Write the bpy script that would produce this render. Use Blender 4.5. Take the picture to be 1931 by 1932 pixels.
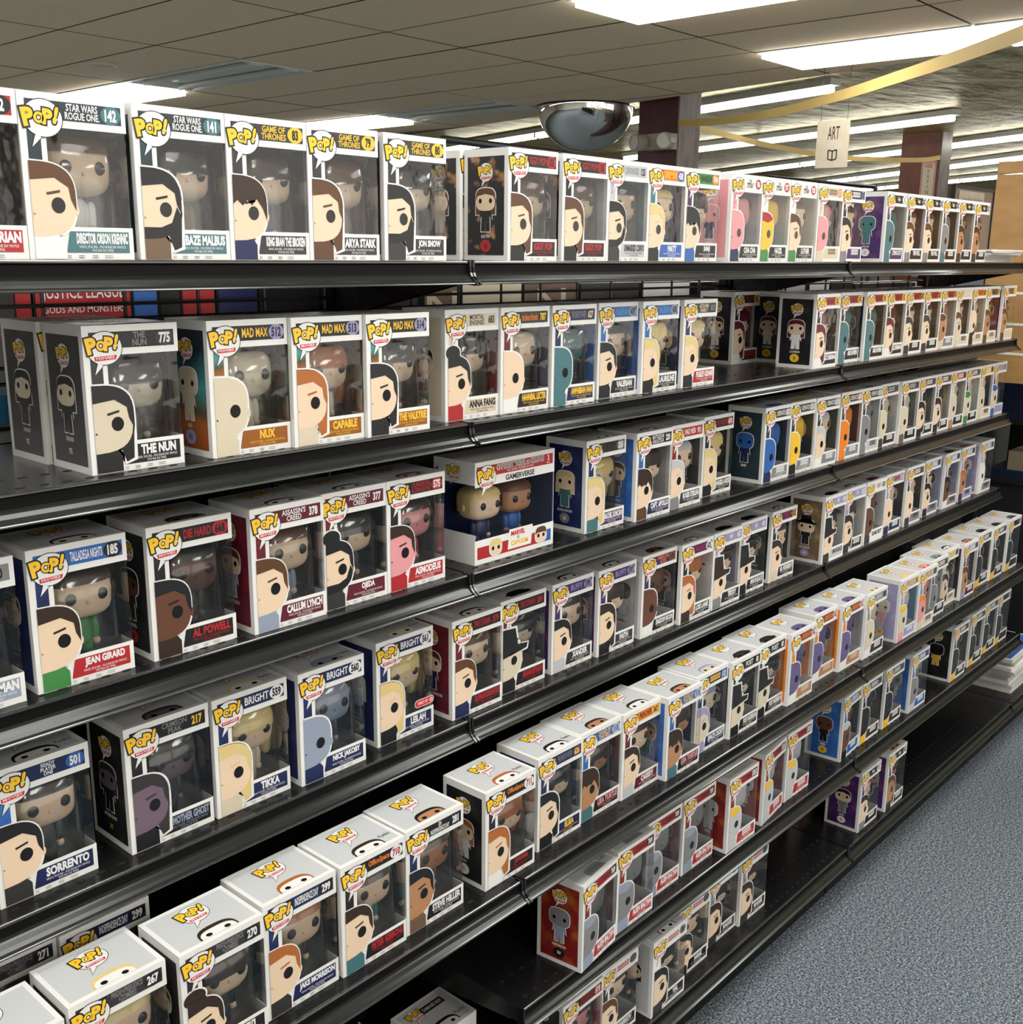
import bpy, math, random
from mathutils import Matrix, Vector

for o in list(bpy.data.objects):
    bpy.data.objects.remove(o)
scene = bpy.context.scene
col = scene.collection
rnd = random.Random(7)

# ---------------------------------------------------------------- camera
IW, IH, FPX = 1931.0, 1932.0, 2046.6
YAW, PITCH, ROLL = 0.8432, 0.2341, 0.0104
CAM = Vector((-1.1369, -1.0940, 1.567))
_cy, _sy, _cp, _sp = math.cos(YAW), math.sin(YAW), math.cos(PITCH), math.sin(PITCH)
FWD = Vector((_sy * _cp, _cy * _cp, -_sp))
_r0 = Vector((_cy, -_sy, 0)); _u0 = _r0.cross(FWD)
RIGHT = math.cos(ROLL) * _r0 + math.sin(ROLL) * _u0
UP = -math.sin(ROLL) * _r0 + math.cos(ROLL) * _u0
cam_d = bpy.data.cameras.new('camera')
cam_d.sensor_fit = 'HORIZONTAL'; cam_d.sensor_width = 36.0
cam_d.lens = 36.0 * FPX / IW
cam_d.clip_start = 0.02; cam_d.clip_end = 100
cam = bpy.data.objects.new('camera', cam_d); col.objects.link(cam)
mw = Matrix((RIGHT, UP, -FWD)).transposed().to_4x4(); mw.translation = CAM
cam.matrix_world = mw
scene.camera = cam

# ---------------------------------------------------------------- view, world
scene.view_settings.view_transform = 'Standard'
scene.view_settings.look = 'None'
scene.view_settings.gamma = 1.0
scene.view_settings.use_curve_mapping = False
scene.view_settings.exposure = 0.0
scene.cycles.use_denoising = True
scene.cycles.transparent_max_bounces = 16
scene.cycles.adaptive_threshold = 0.04
scene.cycles.max_bounces = 6
scene.cycles.diffuse_bounces = 4
scene.cycles.glossy_bounces = 3
scene.cycles.sample_clamp_indirect = 6.0
w = bpy.data.worlds.new('world'); scene.world = w; w.use_nodes = True
w.node_tree.nodes['Background'].inputs[0].default_value = (1.0, 0.95, 0.87, 1)
w.node_tree.nodes['Background'].inputs[1].default_value = 2.1

TROFFER = 12.5     # emission of the ceiling light panels
STRIP = 12.0      # emission of the bare tubes on the far ceiling

def ray(u, v):
    return ((u - IW / 2) / FPX) * RIGHT - ((v - IH / 2) / FPX) * UP + FWD
def at_z(u, v, z):
    d = ray(u, v); t = (z - CAM.z) / d.z; return CAM + t * d
def at_x(u, v, x):
    d = ray(u, v); t = (x - CAM.x) / d.x; return CAM + t * d
def at_y(u, v, y):
    d = ray(u, v); t = (y - CAM.y) / d.y; return CAM + t * d
def project(P):
    q = Vector(P) - CAM; z = q.dot(FWD)
    return (IW / 2 + FPX * q.dot(RIGHT) / z, IH / 2 - FPX * q.dot(UP) / z)
def solve_x(u, y, z):
    lo, hi = -1.0, 5.0
    for _ in range(50):
        m = (lo + hi) / 2
        if project((m, y, z))[0] < u: lo = m
        else: hi = m
    return lo

# ---------------------------------------------------------------- materials
MATS = {}
def mat(key, rgb, rough=0.5, metal=0.0, spec=0.5, emit=0.0):
    if key in MATS: return MATS[key]
    m = bpy.data.materials.new(key); m.use_nodes = True
    b = m.node_tree.nodes['Principled BSDF']
    b.inputs['Base Color'].default_value = (*rgb, 1)
    b.inputs['Roughness'].default_value = rough
    b.inputs['Metallic'].default_value = metal
    b.inputs['Specular IOR Level'].default_value = spec
    if emit:
        b.inputs['Emission Color'].default_value = (*rgb, 1)
        b.inputs['Emission Strength'].default_value = emit
    MATS[key] = m
    return m
def nodes_of(m):
    return m.node_tree.nodes, m.node_tree.links, m.node_tree.nodes['Principled BSDF']
def noise_mat(key, c1, c2, scale, rough=0.5, bump=0.0, metal=0.0, stretch=(1, 1, 1), detail=4, lo=0.35, hi=0.65, spec=0.5, dist=0.02):
    m = mat(key, c1, rough, metal, spec)
    n, l, b = nodes_of(m)
    tc = n.new('ShaderNodeTexCoord'); mp = n.new('ShaderNodeMapping')
    mp.inputs['Scale'].default_value = stretch
    nz = n.new('ShaderNodeTexNoise'); nz.inputs['Scale'].default_value = scale; nz.inputs['Detail'].default_value = detail
    cr = n.new('ShaderNodeValToRGB')
    cr.color_ramp.elements[0].position = lo; cr.color_ramp.elements[0].color = (*c1, 1)
    cr.color_ramp.elements[1].position = hi; cr.color_ramp.elements[1].color = (*c2, 1)
    l.new(tc.outputs['Object'], mp.inputs['Vector']); l.new(mp.outputs[0], nz.inputs['Vector'])
    l.new(nz.outputs['Fac'], cr.inputs[0]); l.new(cr.outputs[0], b.inputs['Base Color'])
    if bump:
        bp = n.new('ShaderNodeBump'); bp.inputs['Strength'].default_value = bump; bp.inputs['Distance'].default_value = dist
        l.new(nz.outputs['Fac'], bp.inputs['Height']); l.new(bp.outputs[0], b.inputs['Normal'])
    return m
def film_mat(key, tint=(1, 1, 1), gloss=0.035, rough=0.06):
    m = bpy.data.materials.new(key); m.use_nodes = True
    n, l = m.node_tree.nodes, m.node_tree.links
    n.remove(n['Principled BSDF'])
    tr = n.new('ShaderNodeBsdfTransparent'); tr.inputs[0].default_value = (*tint, 1)
    gl = n.new('ShaderNodeBsdfGlossy'); gl.inputs['Roughness'].default_value = rough
    fr = n.new('ShaderNodeFresnel'); fr.inputs[0].default_value = 1.45
    ad = n.new('ShaderNodeMath'); ad.operation = 'MULTIPLY_ADD'; ad.inputs[1].default_value = 0.7; ad.inputs[2].default_value = gloss
    ad.use_clamp = True
    tc = n.new('ShaderNodeTexCoord'); nz = n.new('ShaderNodeTexNoise'); nz.inputs['Scale'].default_value = 28
    bp = n.new('ShaderNodeBump'); bp.inputs['Strength'].default_value = 0.25; bp.inputs['Distance'].default_value = 0.004
    l.new(tc.outputs['Object'], nz.inputs['Vector']); l.new(nz.outputs['Fac'], bp.inputs['Height']); l.new(bp.outputs[0], gl.inputs['Normal'])
    mx = n.new('ShaderNodeMixShader')
    l.new(fr.outputs[0], ad.inputs[0]); l.new(ad.outputs[0], mx.inputs[0])
    l.new(tr.outputs[0], mx.inputs[1]); l.new(gl.outputs[0], mx.inputs[2])
    l.new(mx.outputs[0], n['Material Output'].inputs[0])
    return m

PAL = {'k': ((.012, .012, .014), 'black'), 'w': ((.82, .82, .82), 'white'), 'r': ((.42, .02, .025), 'red'),
       'o': ((.80, .22, .02), 'orange'), 'y': ((.85, .52, .04), 'yellow'), 'b': ((.03, .12, .42), 'blue'),
       'n': ((.012, .02, .085), 'navy'), 't': ((.06, .17, .20), 'teal'), 'q': ((.018, .035, .045), 'dark teal'),
       'g': ((.05, .24, .06), 'green'), 'e': ((.22, .22, .23), 'grey'), 'd': ((.035, .033, .035), 'charcoal'),
       'm': ((.115, .012, .025), 'maroon'), 'p': ((.055, .02, .12), 'purple'), 'v': ((.32, .30, .52), 'lavender'),
       'i': ((.75, .32, .34), 'pink'), 'c': ((.66, .58, .44), 'cream'), 's': ((.80, .61, .44), 'pale'),
       'a': ((.45, .22, .11), 'tan'), 'h': ((.13, .05, .028), 'dark brown'), 'B': ((.11, .045, .02), 'brown'),
       'D': ((.035, .018, .012), 'dark brown'), 'L': ((.72, .56, .24), 'blond'), 'G': ((.42, .13, .03), 'ginger'),
       'l': ((.28, .33, .43), 'grey blue'), 'x': ((.52, .53, .55), 'silver'), 'O': ((.30, .095, .012), 'amber'),
       'S': ((.06, .30, .60), 'sky blue'), 'f': ((.05, .2, .2), 'teal'), 'j': ((.02, .015, .015), 'black'), 'z': ((.16, .10, .06), 'brown'), 'P': ((.16, .11, .15), 'plum'), 'u': ((.13, .10, .25), 'violet')}
def ink(c):
    return mat('ink_' + PAL[c][1].replace(' ', '_') + '_' + c, PAL[c][0], 0.32)
SIDE1 = {'r': (.20, .012, .012)}
SIDE2 = {'r': (.48, .13, .02), 'p': (.20, .07, .16), 'k': (.04, .038, .042), 't': (.10, .28, .30), 'n': (.03, .05, .20), 'm': (.24, .02, .03), 'd': (.045, .045, .052),
         'b': (.05, .24, .55), 'q': (.03, .07, .085), 'z': (.40, .30, .15), 'v': (.42, .40, .60), 'o': (.85, .30, .03)}
def side_mat(c):
    """printed artwork of the box sides: two inks clouded into each other"""
    if c == 'f':      # teal sky over a burning ground, printed
        m = mat('side_art_f', (.05, .2, .2), .32)
        if len(m.node_tree.nodes) < 4:
            n, l, b = nodes_of(m); tc = n.new('ShaderNodeTexCoord'); sp_ = n.new('ShaderNodeSeparateXYZ'); nz = n.new('ShaderNodeTexNoise'); nz.inputs['Scale'].default_value = 30
            ma = n.new('ShaderNodeMath'); ma.operation = 'MULTIPLY_ADD'; ma.inputs[1].default_value = .25
            cr = n.new('ShaderNodeValToRGB'); el = cr.color_ramp.elements
            el[0].position = .12; el[0].color = (.28, .06, .008, 1); el[1].position = .95; el[1].color = (.01, .02, .03, 1)
            for p_, c_ in ((.36, (.36, .11, .015, 1)), (.48, (.08, .07, .04, 1)), (.62, (.06, .30, .30, 1)), (.82, (.03, .10, .12, 1))): q = el.new(p_); q.color = c_
            l.new(tc.outputs['Generated'], sp_.inputs[0]); l.new(tc.outputs['Object'], nz.inputs['Vector']); l.new(nz.outputs['Fac'], ma.inputs[0]); l.new(sp_.outputs[1], ma.inputs[2])
            l.new(ma.outputs[0], cr.inputs[0]); l.new(cr.outputs[0], b.inputs['Base Color'])
        return m
    if c == 'j':
        return noise_mat('side_art_j', (.014, .012, .014), (.50, .25, .10), 38, .32, detail=2, lo=.54, hi=.70)
    if c not in SIDE2: return ink(c)
    if ('side_art_' + c) in MATS: return MATS['side_art_' + c]
    return noise_mat('side_art_' + c, SIDE1.get(c, PAL[c][0]), SIDE2[c], 24, .32, detail=3, lo=.48, hi=.75)
CARD = mat('white_card', (.80, .80, .79), 0.36)
TOPGREY = mat('grey_card', (.56, .58, .60), 0.34)
INNER = mat('inner_card', (.40, .38, .35), 0.6)
INK = mat('ink_outline', (.01, .01, .01), 0.4)
YEL = mat('ink_logo_yellow', (.95, .56, .03), 0.32)
RED = mat('ink_ribbon_red', (.62, .02, .04), 0.32)
FINE = mat('ink_fine_print', (.38, .38, .38), 0.5)
EYE = mat('vinyl_black', (.008, .008, .009), 0.15)
FILM = film_mat('clear_film')
TRAY = film_mat('clear_tray', (.93, .94, .94), 0.06, 0.10)
def vinyl(c):
    return mat('vinyl_' + PAL[c][1].replace(' ', '_') + '_' + c, PAL[c][0], 0.4)

METAL = noise_mat('black_powder_metal', (.007, .007, .0075), (.013, .013, .014), 60, 0.26, 0.03, dist=0.002, spec=0.26)
RAIL = mat('dark_rail_plastic', (.007, .007, .007), 0.45, 0.0, 0.08)
NOSE = mat('polished_rail_edge', (.03, .03, .03), 0.12, 0.0, 1.0)
RAILLOW = mat('clear_label_strip', (.014, .017, .016), 0.20, 0.0, 0.32)
CAPM = mat('black_gloss_cap', (.008, .008, .009), 0.16)
HOLE = mat('hole_black', (.002, .002, .002), 0.9)  # flat dark discs carry the shade of the peg holes in their colour
WIRE = mat('black_wire', (.012, .012, .013), 0.25)

# ---------------------------------------------------------------- mesh helpers
class MB:
    def __init__(self): self.v = []; self.f = []; self.mi = []; self.mats = []
    def slot(self, m):
        if m not in self.mats: self.mats.append(m)
        return self.mats.index(m)
    def face(self, pts, m):
        n = len(self.v); self.v += [tuple(p) for p in pts]; self.f.append(tuple(range(n, n + len(pts)))); self.mi.append(self.slot(m))
        return self
    def quad2(self, x0, y0, x1, y1, z, m):
        return self.face([(x0, y0, z), (x1, y0, z), (x1, y1, z), (x0, y1, z)], m)
    def poly2(self, pts, z, m):
        return self.face([(p[0], p[1], z) for p in pts], m)
    def box(self, x0, y0, z0, x1, y1, z1, m):
        n = len(self.v)
        self.v += [(x0, y0, z0), (x1, y0, z0), (x1, y1, z0), (x0, y1, z0), (x0, y0, z1), (x1, y0, z1), (x1, y1, z1), (x0, y1, z1)]
        s = self.slot(m)
        for q in ((0, 3, 2, 1), (4, 5, 6, 7), (0, 1, 5, 4), (1, 2, 6, 5), (2, 3, 7, 6), (3, 0, 4, 7)):
            self.f.append(tuple(n + i for i in q)); self.mi.append(s)
        return self
    def bar(self, a, b, r, m, k=8):
        a = Vector(a); b = Vector(b); d = (b - a).normalized()
        u = d.orthogonal().normalized(); v = d.cross(u); n = len(self.v); s = self.slot(m)
        for P in (a, b):
            for i in range(k):
                t = 2 * math.pi * i / k; self.v.append(tuple(P + r * (math.cos(t) * u + math.sin(t) * v)))
        for i in range(k):
            self.f.append((n + i, n + (i + 1) % k, n + k + (i + 1) % k, n + k + i)); self.mi.append(s)
        self.f.append(tuple(n + i for i in reversed(range(k)))); self.mi.append(s)
        self.f.append(tuple(n + k + i for i in range(k))); self.mi.append(s)
        return self
    def raw(self, vs, fs, m):
        n = len(self.v); s = self.slot(m)
        self.v += vs
        for f in fs: self.f.append(tuple(n + i for i in f)); self.mi.append(s)
        return self
    def mesh(self, name, smooth=False):
        me = bpy.data.meshes.new(name); me.from_pydata(self.v, [], self.f)
        for m in self.mats: me.materials.append(m)
        me.polygons.foreach_set('material_index', self.mi)
        if smooth: me.polygons.foreach_set('use_smooth', [True] * len(self.f))
        me.update(); return me
    def obj(self, name, parent=None, smooth=False):
        return add(name, self.mesh(name, smooth), parent)
def add(name, me, parent=None, M=None):
    o = bpy.data.objects.new(name, me); col.objects.link(o)
    if parent is not None: o.parent = parent
    if M is not None: o.matrix_local = M
    return o
def tag(o, label=None, cat=None, group=None, kind=None):
    if label: o['label'] = label
    if cat: o['category'] = cat
    if group: o['group'] = group
    if kind: o['kind'] = kind
    return o
def empty(name, loc, rz=0.0):
    o = bpy.data.objects.new(name, None); col.objects.link(o); o.location = loc; o.rotation_euler = (0, 0, rz)
    o.empty_display_size = 0.05
    return o

def ell(cx, cy, rx, ry, n=20, t0=0, t1=360):
    full = abs(t1 - t0) >= 360
    k = n if full else n - 1
    return [(cx + rx * math.cos(math.radians(t0 + (t1 - t0) * i / k)), cy + ry * math.sin(math.radians(t0 + (t1 - t0) * i / k))) for i in range(n)]
def sup(cx, cy, a, b, e=3.0, n=24, t0=0, t1=360):
    full = abs(t1 - t0) >= 360; k = n if full else n - 1; out = []
    for i in range(n):
        t = math.radians(t0 + (t1 - t0) * i / k); c, s = math.cos(t), math.sin(t)
        out.append((cx + a * math.copysign(abs(c) ** (2 / e), c), cy + b * math.copysign(abs(s) ** (2 / e), s)))
    return out

TXT = {}
def text_raw(s, bold=0.02, res=2, spacing=1.0):
    key = (s, bold, res, spacing)
    if key in TXT: return TXT[key]
    c = bpy.data.curves.new('t', 'FONT'); c.body = s.replace('/', '\n'); c.offset = bold; c.resolution_u = res
    c.align_x = 'CENTER'; c.space_character = spacing; c.space_line = 0.82
    o = bpy.data.objects.new('t', c); me = bpy.data.meshes.new_from_object(o)
    vs = [tuple(v.co) for v in me.vertices]; fs = [tuple(p.vertices) for p in me.polygons]
    bpy.data.objects.remove(o); bpy.data.curves.remove(c); bpy.data.meshes.remove(me)
    x0 = min(v[0] for v in vs); x1 = max(v[0] for v in vs); y0 = min(v[1] for v in vs); y1 = max(v[1] for v in vs)
    TXT[key] = (vs, fs, x0, y0, x1, y1)
    return TXT[key]
TXM = {}
def text_mesh(s, m, bold=0.02, res=2, spacing=1.0):
    """mesh normalised so that its box runs from 0..1 on both axes"""
    key = (s, m.name, bold, res, spacing)
    if key in TXM: return TXM[key]
    vs, fs, x0, y0, x1, y1 = text_raw(s, bold, res, spacing)
    mb = MB(); mb.raw([((v[0] - x0) / (x1 - x0), (v[1] - y0) / (y1 - y0), 0) for v in vs], fs, m)
    TXM[key] = (mb.mesh('lettering'), (x1 - x0) / (y1 - y0))
    return TXM[key]
def smudge_mesh(m, n=5):
    """a row of letter-sized blocks for print too small to read"""
    key = ('smudge', m.name, n)
    if key in TXM: return TXM[key]
    mb = MB(); r = random.Random(n); x = 0; xs = []
    for i in range(n):
        ww = 0.6 + r.random() * .7; xs.append((x, x + ww)); x += ww + .22
    for a, b in xs:
        mb.quad2(a / x, 0, b / x, .22, 0, m); mb.quad2(a / x, .78, b / x, 1, 0, m); mb.quad2(a / x, .22, (a + .3 * (b - a)) / x, .78, 0, m)
        mb.quad2((a + .62 * (b - a)) / x, .22, b / x, .78, 0, m)
    TXM[key] = (mb.mesh('lettering'), n * .9); return TXM[key]

F_FRONT = Matrix.Rotation(math.pi / 2, 4, 'X')
F_LEFT = Matrix.Rotation(-math.pi / 2, 4, 'Z') @ Matrix.Rotation(math.pi / 2, 4, 'X')
F_TOP = Matrix.Identity(4)
def put_text(name, s, m, rect, e, base, parent, bold=0.02, res=2, maxasp=None, align='C', n=5):
    """lettering stretched into rect (x0,y0,x1,y1) of the print plane 'base' at lift e"""
    me, asp = (smudge_mesh(m, n) if s == '~' else text_mesh(s, m, bold, res))
    x0, y0, x1, y1 = rect; wdt, hgt = x1 - x0, y1 - y0
    lim = asp * hgt * 0.80 if maxasp is None else asp * hgt * maxasp
    if wdt > lim:
        if align == 'R': x0 = x1 - lim
        elif align == 'L': pass
        else: x0 = x0 + (wdt - lim) / 2
        wdt = lim
    return add(name, me, parent, base @ Matrix.Translation((x0, y0, e)) @ Matrix.Diagonal((wdt, hgt, 1, 1)))

# ---------------------------------------------------------------- room shell
ZC = CAM.z + 1.15           # drop ceiling
ZU = CAM.z + 1.40           # higher ceiling beyond
X_EDGE = lambda y: 5.80 + 0.19 * (y - 2.3)     # slanted rim of the drop ceiling
carpet = noise_mat('carpet', (.04, .06, .085), (.42, .48, .50), 230, 0.95, 0.5, detail=5, lo=.38, hi=.68, spec=0.1, dist=0.004)
n_, l_, b_ = nodes_of(carpet)
nz2 = n_.new('ShaderNodeTexNoise'); nz2.inputs['Scale'].default_value = 120; nz2.inputs['Detail'].default_value = 3
tc2 = n_.new('ShaderNodeTexCoord'); l_.new(tc2.outputs['Object'], nz2.inputs['Vector'])
cr2 = n_.new('ShaderNodeValToRGB'); cr2.color_ramp.elements[0].position = .35; cr2.color_ramp.elements[0].color = (.45, .5, .6, 1)
cr2.color_ramp.elements[1].position = .7; cr2.color_ramp.elements[1].color = (1.25, 1.2, 1.15, 1)
mx2 = n_.new('ShaderNodeMix'); mx2.data_type = 'RGBA'; mx2.blend_type = 'MULTIPLY'; mx2.inputs[0].default_value = 0.9
src = b_.inputs['Base Color'].links[0].from_socket
l_.new(nz2.outputs['Fac'], cr2.inputs[0]); l_.new(src, mx2.inputs[6]); l_.new(cr2.outputs[0], mx2.inputs[7]); l_.new(mx2.outputs[2], b_.inputs['Base Color'])

WALLM = noise_mat('painted_wall', (.66, .62, .54), (.70, .66, .58), 3, 0.8)
tag(MB().box(-6, -6, -.1, 26, 14, 0, carpet).obj('floor'), 'blue grey speckled carpet', kind='structure')
for nm, b in (('wall_back', (-6, 14, 0, 26, 14.1, 3.4)), ('wall_left', (-6.1, -6, 0, -6, 14, 3.4)), ('wall_right', (26, -6, 0, 26.1, 14, 3.4))):
    tag(MB().box(*b, WALLM).obj(nm), 'beige painted shop wall', kind='structure')

# unseen shop front, windows added behind the camera to brighten the ceiling
wf = MB().box(-6, -6.1, 0, 26, -6, .55, WALLM).box(-6, -6.1, 2.62, 26, -6, 3.4, WALLM)
for x in range(-6, 27, 4): wf.box(x - .12, -6.1, .55, x + .12, -6, 2.62, WALLM)
tag(wf.obj('wall_front'), 'shop front wall with window openings', kind='structure')
PANE = film_mat('window_glass', (.97, .98, .98), .02, .02)
for i, x in enumerate(range(-6, 26, 4)):
    wn = MB().box(x + .12, -6.08, .55, x + 3.88, -6.03, .60, CAPM).box(x + .12, -6.08, 2.57, x + 3.88, -6.03, 2.62, CAPM).obj('window_%d' % (i + 1))
    tag(wn, 'large shop front window', kind='structure')
    MB().face([(x + .12, -6.05, .60), (x + .12, -6.05, 2.57), (x + 3.88, -6.05, 2.57), (x + 3.88, -6.05, .60)], PANE).obj('pane', wn)
FOIL = noise_mat('crinkled_foil', (.46, .36, .12), (.72, .62, .36), 2.2, 0.40, 0.8, metal=0.6, stretch=(1, 2.6, 1), detail=7, dist=0.08)
TILE = noise_mat('ceiling_tile', (.90, .71, .48), (.78, .60, .41), 160, 0.9, 0.35, detail=5, lo=.52, hi=.62, dist=0.004)
TBAR = mat('ceiling_tbar', (.30, .25, .19), 0.6)
PLEN = mat('plenum_dark', (.02, .018, .015), 0.9)
ceil = MB().face([(-6, -6, ZC + .05), (-6, 14, ZC + .05), (X_EDGE(14), 14, ZC + .05), (X_EDGE(-6), -6, ZC + .05)], PLEN).obj('ceiling')
tag(ceil, 'drop ceiling of pale brown tiles', kind='structure')
up = MB().face([(X_EDGE(-6), -6, ZU), (X_EDGE(14), 14, ZU), (26, 14, ZU), (26, -6, ZU)], FOIL)
tag(MB().face([(X_EDGE(-6), -6, ZC), (X_EDGE(14), 14, ZC), (X_EDGE(14), 14, ZU), (X_EDGE(-6), -6, ZU)], TBAR).obj('trim_1'), 'edge of the drop ceiling', kind='structure')
tag(up.obj('ceiling'), 'shiny crinkled metallic ceiling beyond the tiles', kind='structure')

GX = [1.925 + .579 * i for i in range(-13, 9)]
GY = [-6.0, -5.05, -3.82, -2.59, -1.36, -.12, 1.12, 2.37, 3.60, 4.95, 6.40, 7.90, 9.4, 10.9, 12.4, 14]
def cell(xc, yc):
    i = max(k for k in range(len(GX)) if GX[k] <= xc); j = max(k for k in range(len(GY)) if GY[k] <= yc)
    return i, j
LIT = [cell(3.4, 1.8), cell(5.1, 1.8), cell(5.1, .5), cell(3.4, 7.0), cell(5.7, 7.0), cell(1.6, -.5), cell(-.2, -.5), cell(-2.0, -.5), cell(3.4, -1.0),
       cell(1.6, -3), cell(-.2, -3), cell(3.4, -3), cell(-2.0, -3), cell(-2.0, 3.0), cell(1.0, 7.0), cell(-3.2, 1.8), cell(-.2, 1.8), cell(-.2, 4.3), cell(-2.0, 4.3), cell(-.2, 7.0), cell(-2.0, 7.0), cell(-3.8, 5.0), cell(-3.8, -1.0)]  # unseen panels: aisle lights, plus more added behind the rack to brighten the ceiling
DARK = [cell(3.4, 5.5), cell(5.7, 5.5)]
EDGE = mat('tile_edge_dark', (.10, .085, .065), .9)  # tile sides coloured dark to draw the shadow line of the seams
def clip(poly):
    out = []
    for a, b in zip(poly, poly[1:] + poly[:1]):
        fa = X_EDGE(a[1]) - a[0]; fb = X_EDGE(b[1]) - b[0]
        if fa >= 0: out.append(a)
        if fa * fb < 0:
            t = fa / (fa - fb); out.append((a[0] + t * (b[0] - a[0]), a[1] + t * (b[1] - a[1])))
    return out
def prism(mb, poly, z0, z1, m):
    n = len(poly)
    mb.face([(p[0], p[1], z0) for p in reversed(poly)], m); mb.face([(p[0], p[1], z1) for p in poly], m)
    for i in range(n):
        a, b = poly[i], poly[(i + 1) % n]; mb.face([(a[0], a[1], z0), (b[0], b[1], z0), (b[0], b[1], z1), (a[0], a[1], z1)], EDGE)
rest = MB()
for i in range(len(GX) - 1):
    for j in range(len(GY) - 1):
        if (i, j) in LIT or (i, j) in DARK: continue
        g = .007
        poly = clip([(GX[i] + g, GY[j] + g), (GX[i + 1] - g, GY[j] + g), (GX[i + 1] - g, GY[j + 1] - g), (GX[i] + g, GY[j + 1] - g)])
        if len(poly) < 3: continue
        seen = GX[i] > .2 and 1.0 < GY[j] < 9
        mb = MB() if seen else rest
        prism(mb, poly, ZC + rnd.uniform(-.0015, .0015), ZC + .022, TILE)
        if seen: mb.obj('ceiling_tile', ceil)
tag(rest.obj('ceiling_tile_field', ceil), kind='stuff')
gb = MB()
for x in GX: 
    if x < 7: gb.box(x - .006, -6, ZC + .012, x + .006, 14, ZC + .03, TBAR) if x < 4.2 else gb.box(x - .006, max(-6, (x - 5.8) / .19 + 2.4), ZC + .012, x + .006, 14, ZC + .03, TBAR)
for y in GY: gb.box(-6, y - .006, ZC + .012, X_EDGE(y) - .02, y + .006, ZC + .03, TBAR)
gb.obj('ceiling_grid', ceil)

HOUS = mat('fixture_white', (.74, .74, .70), 0.45)
LITP = mat('lit_diffuser', (1.0, .985, .93), 0.5, emit=TROFFER)
OFFT = mat('unlit_tube', (.62, .60, .54), 0.4)
TUBE = mat('lit_tube', (1.0, .99, .92), 0.4, emit=STRIP)
lit_words = {0: 'over the far right end of the shelves', 1: 'nearest the shiny far ceiling', 2: 'cut by the right picture edge'}
for q, (i, j) in enumerate(LIT + DARK):
    x0, x1, y0, y1 = GX[i] + .01, GX[i + 1] - .01, GY[j] + .01, GY[j + 1] - .01
    on = q < len(LIT)
    t = empty('ceiling_light', ((x0 + x1) / 2, (y0 + y1) / 2, ZC)); hx, hy = (x1 - x0) / 2, (y1 - y0) / 2
    fr = MB(); b = .028
    for a in ((-hx, -hy, hx, -hy + b), (-hx, hy - b, hx, hy), (-hx, -hy + b, -hx + b, hy - b), (hx - b, -hy + b, hx, hy - b)):
        fr.box(a[0], a[1], -.006, a[2], a[3], .045, HOUS)
    fr.obj('frame', t)
    if on:
        MB().box(-hx + b, -hy + b, -.034, hx - b, hy - b, .014, LITP).obj('diffuser', t)  # lens dropped below the tiles so its glowing sides brighten the ceiling
    else:
        MB().box(-hx + b, -hy + b, .024, hx - b, hy - b, .028, HOUS).obj('reflector', t)
        for s in (-.5, .5):
            MB().bar((s * hx, -hy + .06, .003), (s * hx, hy - .06, .003), .019, OFFT, 12).obj('tube', t)
            MB().box(s * hx - .05, -hy + .03, -.01, s * hx + .05, -hy + .07, .023, HOUS).obj('tube_holder', t)
    px = project((t.location.x, t.location.y, ZC))
    lab = {0: 'lit white ceiling panel cut by the top edge of the picture', 1: 'lit white ceiling panel nearest the shiny far ceiling',
           2: 'lit ceiling panel cut by the right picture edge above the yellow tape', 3: 'lit ceiling panel behind the second white box, upper left',
           4: 'lit ceiling panel glowing behind the gold numbered boxes on the top shelf', len(LIT): 'unlit ceiling fixture at upper left beside the round ring',
           len(LIT) + 1: 'unlit ceiling fixture above the gold numbered boxes'}.get(q, 'lit white ceiling panel outside the picture')
    tag(t, lab, 'ceiling light', 'recessed ceiling lights')
# round recessed ring
p = at_z(190, 122, ZC)
rg = MB(); N = 28
for k in range(N):
    a, b = 2 * math.pi * k / N, 2 * math.pi * (k + 1) / N
    for r0, r1, m in ((.075, .105, HOUS), (.0, .075, TILE)):
        z0 = -.004 if r0 > 0 else -.001
        rg.face([(r0 * math.cos(a), r0 * math.sin(a), z0), (r1 * math.cos(a), r1 * math.sin(a), z0), (r1 * math.cos(b), r1 * math.sin(b), z0), (r0 * math.cos(b), r0 * math.sin(b), z0)][::-1] if r0 else [(0, 0, z0), (r1 * math.cos(b), r1 * math.sin(b), z0), (r1 * math.cos(a), r1 * math.sin(a), z0)], m)
    rg.face([(.105 * math.cos(a), .105 * math.sin(a), -.004), (.105 * math.cos(a), .105 * math.sin(a), .0), (.105 * math.cos(b), .105 * math.sin(b), 0), (.105 * math.cos(b), .105 * math.sin(b), -.004)], HOUS)
o = rg.obj('ceiling_ring'); o.location = (p.x, p.y, ZC - .002)
tag(o, 'round pale ring set in a ceiling tile at upper left', 'ceiling ring')

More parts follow.
